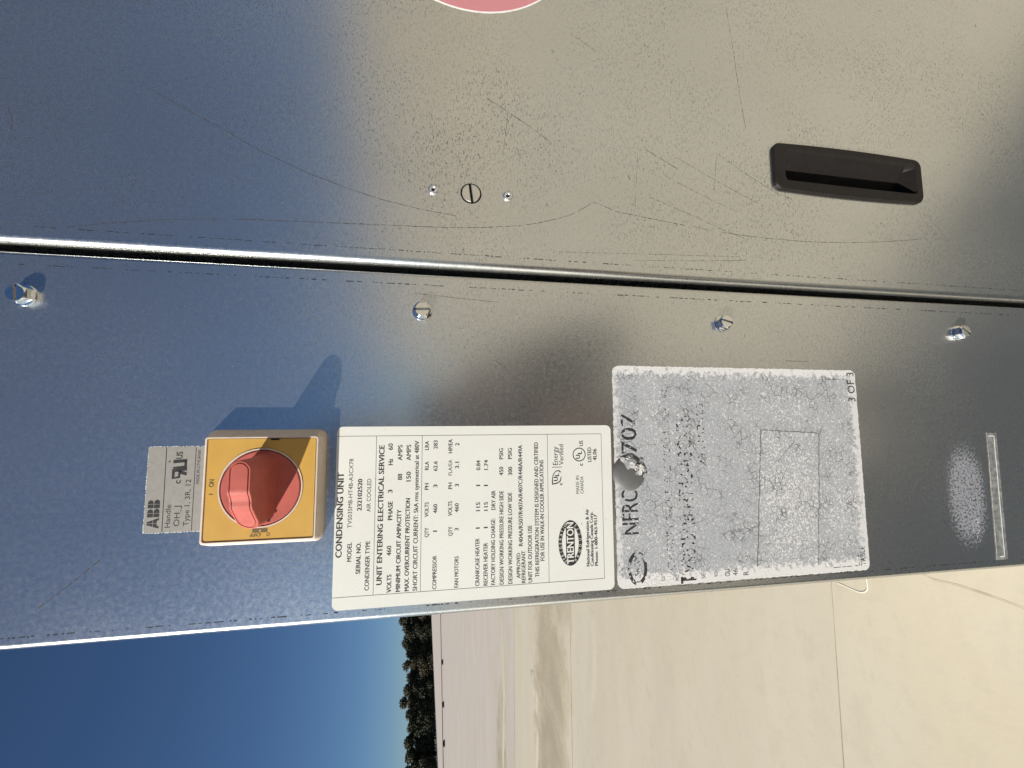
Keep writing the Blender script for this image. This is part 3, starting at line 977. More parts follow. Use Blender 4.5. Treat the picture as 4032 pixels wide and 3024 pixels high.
# beige ring round the knob, with a dark groove either side
rings = [[pm(x, z, d) for x, z in circle(KX, KZ, r, 64)] for r, d in ((19.6, 9.75), (19.45, 9.3), (19.3, 10.15), (18.7, 10.15), (18.55, 8.6))]
v, f = loft(rings, closed_last=False)
fix_normals(obj('knob_ring', v, f, M['beige'], sw))
rings = [[pm(x, z, d) for x, z in circle(KX, KZ, r, 64)] for r, d in ((18.55, 8.0), (18.2, 9.6), (17.7, 10.1), (8.0, 9.9), (1.0, 9.9))]
v, f = loft(rings)
knob = obj('knob', v, f, M['red'], sw); fix_normals(knob)
# raised grip: stands tall to the right of the centre, steps, then slopes away to the left
def grip_h(x):
    if x > 1.5: return 26.3
    if x > -1.2: return 26.3 - 2.1*(1.5-x)/2.7
    if x > -3.0: return 24.2 - 0.9*(-1.2-x)/1.8
    if x > -4.2: return 23.3
    if x > -6.0: return 23.3 - 0.6*(-4.2-x)/1.8
    return 22.7 - 13.2*((-6.0-x)/12.0)**1.05
def stadium(x0, x1, hw, n=14, m=22):
    pts = []
    for i in range(n+1):
        a = rad(-90 + 180*i/n); pts.append((x1-hw + hw*math.cos(a), hw*math.sin(a)))
    for i in range(1, m): pts.append((x1-hw + (x0+hw-(x1-hw))*i/m, hw))
    for i in range(n+1):
        a = rad(90 + 180*i/n); pts.append((x0+hw + hw*math.cos(a), hw*math.sin(a)))
    for i in range(1, m): pts.append((x0+hw + (x1-hw-(x0+hw))*i/m, -hw))
    return pts
rings = []
def ring_at(x0, x1, hw, fn): rings.append([pm(KX + x, KZ + z, 10.0 + fn(x)) for x, z in stadium(x0, x1, hw)])
ring_at(-18.0, 17.0, 6.9, lambda x: -0.2)
ring_at(-17.9, 16.2, 6.0, lambda x: 1.2)
ring_at(-17.8, 15.7, 5.3, lambda x: min(4.0, grip_h(x)*0.45))
ring_at(-17.6, 15.3, 4.8, lambda x: grip_h(x) - 2.0)
ring_at(-17.55, 15.25, 4.75, lambda x: grip_h(x) - 0.45)
ring_at(-17.3, 15.0, 4.5, lambda x: grip_h(x))
ring_at(-16.75, 14.45, 3.95, lambda x: grip_h(x))
ring_at(-16.7, 14.4, 3.9, lambda x: grip_h(x) - 0.45)
ring_at(-16.4, 14.1, 3.6, lambda x: grip_h(x) - 0.45)
ring_at(-16.2, 13.9, 3.4, lambda x: grip_h(x) + 0.1)
v, f = loft(rings, closed_last=False)
N_, M_ = 14, 22
base_i = (len(rings)-1)*len(rings[0]); cnt = len(rings[0])
pairs = [(N_//2 + i, N_//2 - i) for i in range(1, N_//2 + 1)]
pairs += [(N_ + j, cnt - j) for j in range(1, M_)]
la = N_ + M_
pairs += [(la + i, la + N_ - i) for i in range(N_//2)]
f.append((base_i + N_//2, base_i + pairs[0][0], base_i + pairs[0][1]))
for i in range(len(pairs)-1):
    (a, b), (c, d) = pairs[i], pairs[i+1]
    f.append((base_i+a, base_i+c, base_i+d, base_i+b))
f.append((base_i + pairs[-1][0], base_i + la + N_//2, base_i + pairs[-1][1]))
g = fix_normals(obj('grip', v, f, M['red'], knob, True))
g.data.set_sharp_from_angle(angle=rad(28))
# padlock hole at the low end of the grip
sheet('grip_hole', [circle(KX-15.2, KZ-5.0, 0.9, 14)], 12.6, M['hole'], knob)
# lettering on the plate
letters('lettering', [('ON', -29.11, 103.12, -25.55, 2.25, 0.012), ('I', -32.76, 103.39, -32.37, 1.74, 0.0)], 9.85, M['ink_brown'], plate)
letters('lettering', [('OFF', -51.95, 81.1, -47.0, 1.55, 0.015, 90), ('O', -51.95, 77.0, -50.45, 1.55, 0.015, 90)], 9.85, M['ink_brown'], plate)
tab = sheet('lock_tab_print', [[(-51.6, 78.2), (-49.8, 78.2), (-49.8, 85.0), (-51.6, 85.0)]], 9.84, M['ink_brown'], plate)
sheet('lock_dot_print', [circle(-50.7, 81.5, 0.5, 12)], 9.9, M['yellow'], plate)
sheet('notch', [[(-6.75, 74.4), (-6.0, 74.4), (-6.0, 78.4), (-6.75, 78.4)]], 9.86, M['hole'], plate)

# ------------------------------------------------------------ small silver label above the switch
sl = thing('switch_label', pm(-30.7, 112.6), 'small silver label with black print right above the yellow switch', 'label')
slab('label_sheet', rounded(-51.6, -9.9, 110.9, 137.4, 1.6, 5), 0.02, 0.12, M['silver_label'], sl)
edge = []
r3 = random.Random(5)
def ragged(a, b, w, n):
    q = []
    for i in range(n):
        t0, t1 = i/n, (i + r3.uniform(0.5, 1.0))/n
        p0 = (a[0]+(b[0]-a[0])*t0, a[1]+(b[1]-a[1])*t0); p1 = (a[0]+(b[0]-a[0])*t1, a[1]+(b[1]-a[1])*t1)
        q.append(quad_line(p0, p1, w*r3.uniform(0.4, 1.2)))
    return q
edge = ragged((-51.7, 137.4), (-9.8, 137.4), 0.7, 30) + ragged((-51.7, 112), (-51.7, 137.4), 0.6, 18) + ragged((-9.8, 112), (-9.8, 137.4), 0.6, 18)
sheet('glue_edge', edge, 0.05, M['silver_edge'], sl)
l1 = ((-10.0, 129.7), (-51.5, 129.5))
sheet('rule_line', [quad_line((-51.3, 129.3), (-10.2, 129.6), 0.35)], 0.16, M['ink'], sl)
sheet('rule_line', [quad_line((-51.3, 116.3), (-10.2, 116.3), 0.3)], 0.16, M['ink'], sl)
letters('lettering', [('Handle', -49.35, 125.96, -38.28, 2.32)], 0.16, M['ink'], sl)
letters('lettering', [('OH_J', -48.87, 121.88, -38.95, 2.56)], 0.16, M['ink'], sl)
letters('lettering', [('Type 1, 3R, 12', -49.00, 117.77, -26.11, 2.39)], 0.16, M['ink'], sl)
letters('lettering', [('MADE IN LITHUANIA', -28.49, 114.06, -11.47, 1.47)], 0.16, M['ink'], sl)
# bold sliced three-letter mark
def mark3():
    ax0, ax1 = (-49.3, 129.7), (-35.8, 131.2)
    x0, z0, x1 = -49.6, 130.9, -35.5
    zt = 136.2; zm = (z0+zt)/2; g = 0.22; q = []
    w = (x1-x0); a0, a1 = x0, x0 + w*0.36
    am = (a0+a1)/2
    def lerp(p, q_, t): return p + (q_-p)*t
    # A in four pieces
    for s in (-1, 1):
        foot_o = am + s*(a1-a0)/2
        q.append([(am + s*g/2, zt), (am + s*0.75, zt), (lerp(am+s*0.75, foot_o, 0.46), zm+g/2), (am + s*g/2, zm+g/2)])
        q.append([(am + s*g/2, zm-g/2), (lerp(am+s*0.75, foot_o, 0.54), zm-g/2), (foot_o, z0), (lerp(foot_o, am, 0.42), z0), (lerp(foot_o, am, 0.55), z0+0.9), (am + s*g/2, z0+0.9)])
    for k in (0, 1):
        b0 = x0 + w*(0.39 + 0.31*k); b1 = b0 + w*0.29; bm_ = b0 + (b1-b0)*0.46
        for zz0, zz1, bul in ((zm+g/2, zt, 0.9), (z0, zm-g/2, 1.0)):
            q.append([(b0, zz0), (bm_-g/2, zz0), (bm_-g/2, zz1), (b0, zz1)])
            cxx = bm_+g/2; hh = (zz1-zz0)/2; ww = (b1-cxx)*bul
            q.append([(cxx, zz0)] + [(cxx + ww*math.cos(rad(t))**0.6 if abs(t) < 90 else cxx, (zz0+zz1)/2 + hh*math.sin(rad(t))) for t in (-88, -60, -30, 0, 30, 60, 88)] + [(cxx, zz1)])
    return q
sheet('logo_print', mark3(), 0.16, M['ink'], sl)
# recognised-component mark: joined backward R and U between small letters
mx = lambda a, b: (-36.6 + a, 120.5 + b)
RU = [[mx(9.4,7.4), mx(8.0,7.4), mx(6.2,0.6), mx(7.2,0.0), mx(9.2,0.0)],]
def ru():
    q = []
    x0, z0, w, h = -26.0, 119.9, 10.2, 6.6
    P_ = lambda a, b: (x0 + a*w, z0 + b*h)
    q.append([P_(0.42,0), P_(0.58,0), P_(0.50,1), P_(0.34,1)])                 # shared upright of the backward R
    q.append([P_(0.02,1), P_(0.36,1), P_(0.37,0.82), P_(0.10,0.82)])            # bowl top
    q.append([P_(0.02,1), P_(0.10,0.82), P_(0.16,0.58), P_(0.06,0.44)])         # bowl side
    q.append([P_(0.06,0.44), P_(0.16,0.58), P_(0.42,0.58), P_(0.44,0.42)])      # bowl bottom
    q.append([P_(0.26,0.46), P_(0.42,0.46), P_(0.34,0.0), P_(0.18,0.0)])        # leg
    q.append([P_(0.52,0.95), P_(0.60,0.95), P_(0.66,0.2), P_(0.56,0.02)])       # U left
    q.append([P_(0.56,0.02), P_(0.66,0.2), P_(0.84,0.2), P_(0.96,0.02)])        # U floor
    q.append([P_(0.78,0.95), P_(0.95,0.95), P_(0.98,0.02), P_(0.82,0.15)])      # U right
    return q
sheet('logo_print', ru(), 0.16, M['ink'], sl)
letters('lettering', [('c', -28.07, 122.40, -26.51, 2.98, 0.02), ('US', -15.72, 122.22, -12.39, 2.78, 0.03), ('®', -17.64, 127.39, -16.49, 0.94)], 0.165, M['ink'], sl)

# ------------------------------------------------------------ white rating label
rl = thing('rating_label', pm(-47.6, -106), 'clean white rating label with black print below the yellow switch', 'label')
slab('label_sheet', rounded(-95.0, -0.3, -106.2, 49.0, 3.2, 6), 0.02, 0.16, M['white_label'], rl)
D1 = 0.20
FX0, FX1 = -88.5, -5.4
rules = [quad_line((FX0, -100.1), (FX0, 48.9), 0.22), quad_line((FX1, -100.1), (FX1, 48.9), 0.22)]
for z in (28.6, 4.3, -67.0, -100.1):
    rules.append(quad_line((FX0, z), (FX1, z), 0.22))
for q in rules:
    sheet('rule_line', [q], D1, M['ink'], rl)
B = 0.032      # bold
S = 0.021      # slightly heavy print
ROWS = [
 [('CONDENSING UNIT', -68.37, 44.90, -24.59, 3.04, B)],
 [('MODEL', -70.71, 39.97, -60.97, 2.20, S), ('TVS035M8-HT4B-A3CX78', -53.60, 40.26, -17.46, 2.10, 0.003)],
 [('SERIAL NO.', -77.15, 35.39, -61.21, 2.21, B), ('232102520', -44.75, 35.44, -28.25, 2.24, B)],
 [('CONDENSER TYPE', -85.89, 30.77, -60.82, 2.22, S), ('AIR COOLED', -45.57, 30.85, -28.19, 2.13, 0.004)],
 [('UNIT ENTERING ELECTRICAL SERVICE', -83.48, 24.33, -10.52, 2.74, B)],
 [('VOLTS', -87.76, 19.41, -78.68, 2.32, B), ('460', -68.88, 19.77, -63.81, 2.34, S), ('PHASE', -50.27, 19.50, -40.59, 2.36, B), ('3', -36.05, 19.73, -34.36, 2.37, S), ('Hz', -21.14, 19.81, -17.85, 2.38, B), ('60', -13.03, 19.96, -9.59, 2.39, S)],
 [('MINIMUM CIRCUIT AMPACITY', -87.65, 14.84, -45.11, 2.28, B), ('88', -29.28, 14.74, -26.00, 2.33, S), ('AMPS', -18.74, 14.84, -10.45, 2.34, S)],
 [('MAX. OVERCURRENT PROTECTION', -87.66, 10.34, -39.23, 2.29, B), ('150', -30.13, 10.19, -24.99, 2.34, S), ('AMPS', -18.83, 10.29, -10.38, 2.35, S)],
 [('SHORT CIRCUIT CURRENT: 5kA rms symmetrical at 480V', -87.78, 6.00, -8.29, 2.31, S)],
 [('QTY', -60.20, 0.27, -55.27, 2.09, S), ('VOLTS', -49.47, 0.42, -41.75, 2.10, S), ('PH', -34.96, 0.53, -31.53, 2.11, S), ('RLA', -24.29, 0.60, -19.69, 2.12, S), ('LRA', -13.33, 0.66, -8.49, 2.13, S)],
 [('COMPRESSOR', -87.73, -4.18, -70.26, 2.15, S), ('1', -57.50, -4.22, -56.33, 2.11, S), ('460', -47.70, -4.20, -42.90, 2.11, S), ('3', -33.79, -4.18, -32.33, 2.13, S), ('62.6', -24.94, -4.10, -19.65, 2.13, S), ('283', -12.80, -4.08, -8.21, 2.14, S)],
 [('QTY', -60.20, -12.58, -55.28, 2.13, S), ('VOLTS', -49.48, -12.33, -41.68, 2.14, S), ('PH', -34.90, -12.28, -31.56, 2.15, S), ('FLA/EA', -27.55, -12.17, -18.94, 2.02, 0.004), ('HP/EA', -15.29, -12.26, -7.63, 2.17, S)],
 [('FAN MOTORS', -87.66, -15.98, -71.26, 2.18, S), ('3', -57.54, -15.92, -56.23, 2.14, S), ('460', -47.65, -15.92, -42.88, 2.15, S), ('3', -33.68, -15.92, -32.34, 2.16, S), ('3.1', -23.74, -16.00, -20.23, 2.17, S), ('2', -11.21, -16.07, -9.72, 2.18, S)],
 [('CRANKCASE HEATER', -87.68, -27.45, -62.39, 2.22, S), ('1', -56.97, -27.63, -55.58, 2.18, S), ('115', -47.46, -27.75, -42.78, 2.19, S), ('1', -33.70, -27.81, -32.21, 2.20, S), ('0.84', -25.03, -27.90, -19.66, 2.21, S)],
 [('RECEIVER HEATER', -87.71, -32.00, -64.97, 2.24, S), ('1', -56.87, -32.11, -55.54, 2.20, S), ('115', -47.46, -32.18, -42.76, 2.20, S), ('1', -33.85, -32.19, -32.36, 2.22, S), ('1.74', -24.88, -32.27, -19.55, 2.22, S)],
 [('FACTORY HOLDING CHARGE:', -87.67, -36.22, -51.99, 2.25, S), ('DRY AIR', -47.16, -36.42, -36.55, 2.22, S)],
 [('DESIGN WORKING PRESSURE HIGH SIDE', -87.74, -40.98, -36.97, 2.27, S), ('450', -28.30, -40.95, -23.50, 2.25, S), ('PSIG', -19.17, -40.95, -13.16, 2.26, S)],
 [('DESIGN WORKING PRESSURE LOW SIDE', -87.75, -45.90, -38.02, 2.28, S), ('300', -28.30, -46.11, -23.62, 2.27, S), ('PSIG', -19.13, -45.99, -13.09, 2.27, S)],
 [('APPROVED', -85.03, -50.45, -71.48, 2.09, S)],
 [('REFRIGERANT', -87.86, -53.36, -70.45, 2.17, S)],
 [('R404A/R507/R407A/R407C/R448A/R449A', -67.69, -52.02, -11.44, 2.32, S)],
 [('UNIT FOR OUTDOOR USE', -87.80, -57.27, -56.69, 2.32, S)],
 [('THIS REFRIGERATION SYSTEM IS DESIGNED AND CERTIFIED', -85.15, -61.36, -9.95, 2.27, S)],
 [('FOR USE IN WALK-IN COOLER APPLICATIONS', -76.44, -64.46, -20.18, 2.28, S)],
 [('Energy', -23.17, -73.09, -12.58, 2.95, 0.004)],
 [('Verified', -23.24, -76.58, -11.35, 2.81, 0.004)],
 [('National Refrigeration & Air', -81.11, -91.28, -48.84, 1.93, B)],
 [('Conditioning Canada Corp.', -81.06, -93.76, -50.62, 1.93, B)],
 [('Phone: 1-800-463-9517', -81.09, -96.41, -52.33, 1.94, B)],
 [('MADE IN', -39.88, -85.81, -29.61, 1.94, 0.004)],
 [('CANADA', -39.97, -88.47, -30.03, 1.95, 0.004)],
 [('LISTED', -21.69, -93.71, -13.37, 2.28, S)],
 [('4L06', -21.04, -96.99, -14.21, 2.29, S)],
]
for row in ROWS:
    letters('lettering', row, D1, M['ink'], rl)

def ellipse(cx, cz, a, b, n=64, t0=0, t1=360):
    return [(cx + a*math.cos(rad(t0+(t1-t0)*i/n)), cz + b*math.sin(rad(t0+(t1-t0)*i/n))) for i in range(n if t1-t0 == 360 else n+1)]

# oval maker's mark
ocx, ocz = (-67.5, -79.9)
OA, OB = 12.7, 7.1
oval = sheet('logo_oval', [ellipse(ocx, ocz, OA, OB)], D1, M['ink'], rl)
def crescent(sgn):
    n = 24; q = []
    hb = 0.37*OB
    aa, bb = 0.80*OA, 0.70*OB
    tt = math.asin(hb/bb)
    for i in range(n+1):
        t = tt + (math.pi-2*tt)*i/n
        q.append((ocx + aa*math.cos(t), ocz + sgn*bb*math.sin(t)))
    return q
sheet('logo_oval_gap', [crescent(1), crescent(-1)], D1 + 0.03, M['white_label'], oval)
letters('logo_lettering', [('TRENTON', ocx - OA*0.90, ocz - 0.28*OB, ocx + OA*0.90, OB*0.56, 0.03)], D1 + 0.03, M['white_label'], oval)
def arc_letters(s, a, b, t0, t1, cap, flip, bold):
    V, F = [], []
    k = cap/cap_height()
    for i, ch in enumerate(s):
        t = rad(t0 + (t1-t0)*i/(len(s)-1))
        px, pz = ocx + a*math.cos(t), ocz + b*math.sin(t)
        nx, nz = math.cos(t)/a, math.sin(t)/b
        L = math.hypot(nx, nz); nx, nz = nx/L, nz/L
        if flip: nx, nz = -nx, -nz
        tx, tz = nz, -nx
        vs, fs = glyphs(ch, bold)
        mid = (min(v[0] for v in vs) + max(v[0] for v in vs))/2
        st = len(V)
        for x, y in vs:
            u, w = (x-mid)*k*0.92, (y - cap_height()/2)*k
            V.append(pm(px + tx*u + nx*w, pz + tz*u + nz*w, D1 + 0.03))
        F += [tuple(st+j for j in f) for f in fs]
    return obj('logo_lettering', V, F, M['white_label'], oval)
arc_letters('REFRIGERATION', OA*0.90, OB*0.85, 163, 17, 1.55, False, 0.02)
arc_letters('PRODUCTS', OA*0.90, OB*0.85, 212, 328, 1.55, True, 0.02)
letters('lettering', [('TM', -57.92, -87.20, -56.67, 0.52)], D1, M['ink'], rl)

def ring_print(cx, cz, r, w, n=40):
    V, F = [], []
    for i in range(n):
        t = 2*math.pi*i/n
        V += [pm(cx + r*math.cos(t), cz + r*math.sin(t), D1), pm(cx + (r-w)*math.cos(t), cz + (r-w)*math.sin(t), D1)]
    for i in range(n):
        j = (i+1) % n
        F.append((2*i, 2*j, 2*j+1, 2*i+1))
    return obj('logo_ring', V, F, M['ink'], rl)
ucx, ucz = (-17.4, -86.2)
ring_print(ucx, ucz, 4.0, 0.55)
letters('logo_lettering', [('U', ucx-2.3, ucz-0.5, ucx-0.25, 2.5, 0.035), ('L', ucx+0.35, ucz-1.7, ucx+2.0, 2.5, 0.035)], D1, M['ink'], rl)
letters('logo_lettering', [('c', -23.86, -88.38, -22.65, 2.56, 0.03), ('US', -12.44, -88.65, -9.35, 2.27, 0.02)], D1, M['ink'], rl)
# leaf-shaped mark
lx, lz = (-29.8, -72.4)
leaf_o = [(-4.6, 2.9), (-2.0, 3.0), (1.4, 2.3), (3.4, 0.6), (3.7, -1.4), (2.6, -2.6), (-0.2, -2.9), (-2.6, -2.4), (-4.0, -0.4)]
V, F = [], []
for x, z in leaf_o: V += [pm(lx+x, lz+z, D1), pm(lx+x*0.84, lz+z*0.8, D1)]
n = len(leaf_o)
for i in range(n):
    if i in (5,): continue
    j = (i+1) % n; F.append((2*i, 2*i+1, 2*j+1, 2*j))
fix_normals(obj('logo_ring', V, F, M['ink'], rl))
letters('logo_lettering', [('U', lx-2.4, lz-0.6, lx-0.3, 2.4, 0.035), ('L', lx+0.3, lz-1.4, lx+1.9, 2.4, 0.035), ('c', lx-4.9, lz-3.3, lx-3.6, 2.2, 0.02)], D1, M['ink'], rl)
sheet('rule_line', [quad_line((lx+5.4, lz-3.2), (lx+5.4, lz+2.9), 0.3)], D1, M['ink'], rl)

# ------------------------------------------------------------ weathered label below it
WX0, WX1, WZ0, WZ1 = -95.2, 35.8, -283.4, -108.2
wl = thing('weathered_label', pm((WX0+WX1)/2, WZ0), 'large grey crazed and faded label with white margins, below the rating label', 'label')
ww, wh = (WX1-WX0)/1000, (WZ1-WZ0)/1000
out = rounded(WX0, WX1, WZ0, WZ1, 4.0, 6)
r4 = random.Random(9)
dense = []
for i in range(len(out)):
    a, b = out[i], out[(i+1) % len(out)]
    m = max(1, int(math.hypot(b[0]-a[0], b[1]-a[1])/1.2))
    for j in range(m):
        t = j/m
        dense.append((a[0]+(b[0]-a[0])*t + r4.uniform(-0.25, 0.25), a[1]+(b[1]-a[1])*t + r4.uniform(-0.25, 0.25)))
v = [pm(x - (WX0+WX1)/2, z - (WZ0+WZ1)/2, d) for d in (0.02, 0.16) for x, z in dense]
v = [(x, y, z - EYE) for x, y, z in v]
nD = len(dense)
f = [(i, (i+1) % nD, nD+(i+1) % nD, nD+i) for i in range(nD)] + [tuple(nD+i for i in range(nD))]
me = bpy.data.meshes.new('label_sheet'); me.from_pydata(v, [], f); me.update(); me.materials.append(worn_mat(ww, wh))
ws = bpy.data.objects.new('label_sheet', me)
ws.matrix_world = Matrix.Translation(pm((WX0+WX1)/2, (WZ0+WZ1)/2))
COL.objects.link(ws)
ws.parent = wl; ws.matrix_parent_inverse = wl.matrix_world.inverted()
fix_normals(ws)
D2 = 0.2
letters('lettering', [('NFRC', -64.57, -122.34, -39.18, 10.24, 0.012)], D2, M['ink_worn'], wl)
letters('lettering', [('0707', -25.79, -122.67, 6.55, 9.81, 0.008)], D2, M['ink_worn'], wl)
letters('lettering', [('TVS035M8-HT4B-A3CX78', -94.40, -159.13, 5.57, 9.85, 0.01)], D2, M['ink_gone'], wl)
letters('lettering', [('T', -94.77, -158.52, -91.05, 10.05, 0.02)], D2, M['ink'], wl)
letters('lettering', [('11011  11011', 13.54, -124.25, 30.00, 5.20, 0.0)], D2, M['ink_gone'], wl)
letters('lettering', [('CU', -92.49, -137.82, -89.52, 2.16)], D2, M['ink'], wl)
letters('lettering', [('CUSTOMER  SERVICE  TOLL FREE  NUMBER  LINE', -86.48, -144.48, 23.63, 4.55)], D2, M['ink_gone'], wl)
letters('lettering', [('MO', -92.78, -147.26, -89.43, 2.39)], D2, M['ink'], wl)
letters('lettering', [('SE', -92.77, -164.47, -89.65, 2.45)], D2, M['ink'], wl)
letters('lettering', [('232102520', -25.70, -168.06, 13.23, 4.81)], D2, M['ink_gone'], wl)
letters('lettering', [('VO', -92.43, -172.94, -89.47, 2.47)], D2, M['ink'], wl)
letters('lettering', [('OU', -92.51, -181.09, -88.45, 3.33)], D2, M['ink'], wl)
letters('lettering', [('46', -92.42, -186.56, -88.79, 3.36)], D2, M['ink_worn'], wl)
letters('lettering', [('R', -92.63, -193.98, -90.45, 3.60)], D2, M['ink'], wl)
letters('lettering', [('3 OF 3', 14.68, -282.23, 34.26, 5.64)], D2, M['ink'], wl)
letters('lettering', [('TABLE', -92.25, -280.33, -80.15, 3.55)], D2, M['ink_worn'], wl)
wo_ = []
for t in range(40):
    a0, a1 = 2*math.pi*t/40, 2*math.pi*(t+1)/40
    wo_.append([(-84.2 + kx_*math.cos(a_), -120.8 + kz_*math.sin(a_)) for a_, kx_, kz_ in ((a0, 9.6, 6.2), (a1, 9.6, 6.2), (a1, 7.4, 4.2), (a0, 7.4, 4.2))])
sheet('logo_oval', wo_, D2, M['ink_worn2'], wl)
letters('logo_lettering', [('TRENTON', -93.0, -122.6, -75.4, 3.6, 0.02)], D2 + 0.02, M['ink_gone'], wl)
fr = [((-92.2, -255.5), (-92.0, -275.4)), ((-92.0, -275.4), (-83.7, -275.0)), ((29.4, -256.5), (29.7, -276.4)), ((29.7, -276.4), (26.0, -276.2))]
for a, b in fr: sheet('rule_line', [quad_line(a, b, 0.35)], D2, M['ink_worn'], wl)
# sunken rectangle and long splits in the paper
def wobble(a, b, w, amp, seed):
    r = random.Random(seed); n = max(4, int(math.hypot(b[0]-a[0], b[1]-a[1])/1.5)); pts = []
    o = 0
    for i in range(n+1):
        o = o*0.7 + r.uniform(-amp, amp)
        t = i/n; pts.append((a[0]+(b[0]-a[0])*t + (o if abs(b[1]-a[1]) > abs(b[0]-a[0]) else 0), a[1]+(b[1]-a[1])*t + (o if abs(b[1]-a[1]) <= abs(b[0]-a[0]) else 0)))
    return [quad_line(pts[i], pts[i+1], w*r.uniform(0.6, 1.3)) for i in range(n)]
c = [(-3.8, -208.4), (-6.2, -251.7), (-90.0, -244.8), (-88.2, -200.7)]
q = wobble(c[0], c[1], 0.6, 0.18, 1) + wobble(c[1], c[2], 0.65, 0.2, 2) + wobble(c[0], c[3], 0.8, 0.2, 3)
q += wobble((-10.2, -233.3), (-24.6, -219.0), 0.35, 0.3, 4) + wobble((-28.0, -226.3), (-46.8, -215.6), 0.35, 0.3, 5)
M['split'] = simple('paper_split', (0.14, 0.14, 0.14), 0.8)
sheet('paper_split', q, D2, M['split'], wl)
# white slivers along the torn left margin
q = []
z = -112.0
while z > -281:
    L = r4.uniform(1.5, 7)
    if r4.random() < 0.8: q.append(quad_line((-94.6, z), (-94.7, z-L), 0.5*r4.uniform(0.5, 1.2)))
    z -= L + r4.uniform(0.4, 1.6)
tag(sheet('paper_sliver', q, 0.21, M['white_edge'], wl), kind='stuff')

M['plug'] = simple('dull_zinc_plug', (0.12, 0.12, 0.115), 0.55, 0.3, 0.1, 300)
# round plug that pushes up through its top edge, with torn paper left on it
PX, PZ, PR = -28.7, -117.2, 10.6
rings = []
for t in (1.0, 0.97, 0.88, 0.7, 0.45, 0.2):
    rings.append([pm(x, z, 0.1 + 2.6*(1-t*t)**0.6) for x, z in circle(PX, PZ, PR*t, 40)])
v, f = loft(rings)
plug = fix_normals(obj('plug', v, f, M['plug'], panel, True))
tag(plug, 'dull grey round plug pushing through the torn label')
def dome_d(x, z):
    t = min(0.99, math.hypot(x-PX, z-PZ)/PR)
    return 0.1 + 2.6*(1-t*t)**0.6
flake_o = []
for i in range(26):
    an = rad(r4.uniform(-115, 35)); rr = PR*r4.uniform(0.3, 0.97)
    cxx, czz = PX + rr*math.cos(an), PZ + rr*math.sin(an)
    s = r4.uniform(1.0, 2.3)
    k = r4.randint(5, 7)
    pts = [(cxx + s*r4.uniform(0.6, 1.1)*math.cos(2*math.pi*j/k), czz + s*r4.uniform(0.6, 1.1)*math.sin(2*math.pi*j/k)) for j in range(k)]
    lift = [r4.uniform(0.15, 0.6) for _ in pts]
    vv = [pm(x, z, dome_d(x, z) + l) for (x, z), l in zip(pts, lift)] + [pm(cxx, czz, dome_d(cxx, czz) + 0.3)]
    ff = [(j, (j+1) % k, k) for j in range(k)]
    fix_normals(obj('paper_flake', vv, ff, M['white_edge'] if i % 3 == 0 else M['flake'] if 'flake' in M else M.setdefault('flake', simple('grey_paper_flake', (0.36, 0.365, 0.37), 0.7, 0, 0.15, 500)), wl))

# ------------------------------------------------------------ faint residue of a lost sticker, and its last clear strip
res = thing('sticker_residue', pm(-50.2, -388), 'pale flaked sticker residue patch low on the side panel', 'sticker')
rx, rz = -50.2, -368.8
v = [(sx*0.042, -0.0001, sz*0.021) for sx, sz in ((-1,-1),(1,-1),(1,1),(-1,1))]
me = bpy.data.meshes.new('residue_film'); me.from_pydata(v, [], [(0,1,2,3)]); me.update(); me.materials.append(M['residue'])
ro = bpy.data.objects.new('residue_film', me); ro.matrix_world = Matrix.Translation(pm(rx, rz)); COL.objects.link(ro)
ro.parent = res; ro.matrix_parent_inverse = res.matrix_world.inverted()
M['ghost'] = broken_ink('ghost_print', 0.45, 0.6, 500.0)
M['ghost'].node_tree.nodes['Principled BSDF'].inputs['Base Color'].default_value = (0.55, 0.55, 0.58, 1)
sheet('ghost_line', [quad_line((-82, -371.5), (-37, -370.6), 0.35)], 0.16, M['ghost'], res)
letters('ghost_lettering', [('OVER', -82.5, -377.0, -66, 3.4)], 0.16, M['ghost'], res)

st = thing('film_strip', pm(-51.5, -400), 'narrow clear plastic strip with a white outline, low on the side panel', 'strip')
fo = [(-95.4, -388.6), (-95.2, -398.8), (-7.4, -400.4), (-7.4, -391.4)]
slab('film', fo, 0.03, 0.22, M['film'], st)
q = [quad_line((-93.2, -396.0), (-9.6, -397.9), 0.75), quad_line((-9.6, -397.9), (-9.6, -392.5), 0.6), quad_line((-93.2, -396.0), (-93.2, -392.2), 0.7)]
for a in q: sheet('white_line', [a], 0.26, M['film_line'], st)
q = []
x = -94.0
while x < -8.5:
    L = r4.uniform(1.0, 5.0)
    zz = -389.3 - (x+94)/86*2.3
    q.append(quad_line((x, zz + r4.uniform(-0.2, 0.2)), (x+L, zz + r4.uniform(-0.3, 0.3)), r4.uniform(0.25, 0.9)))
    x += L*r4.uniform(0.8, 1.1)
M['torn'] = simple('torn_film_edge', (0.45, 0.42, 0.36), 0.7, 0, 0.3, 700)
sheet('torn_edge', q, 0.24, M['torn'], st)

# ------------------------------------------------------------ the photographer, mirrored as a dark blur in the steel
M['skin'] = simple('skin', (0.42, 0.25, 0.18), 0.55, 0, 0.05, 20)
M['jacket'] = simple('charcoal_jacket', (0.035, 0.036, 0.038), 0.85, 0, 0.2, 60)
M['jeans'] = simple('blue_jeans', (0.055, 0.085, 0.14), 0.85, 0, 0.2, 80)
M['hair'] = simple('dark_hair', (0.03, 0.022, 0.016), 0.6, 0, 0.2, 90)
M['shoe'] = simple('brown_shoe', (0.09, 0.06, 0.04), 0.6)
M['phone'] = simple('black_phone', (0.012, 0.012, 0.014), 0.25)
M['eye'] = simple('eye', (0.05, 0.04, 0.035), 0.2)
M['lips'] = simple('lips', (0.36, 0.16, 0.13), 0.5)

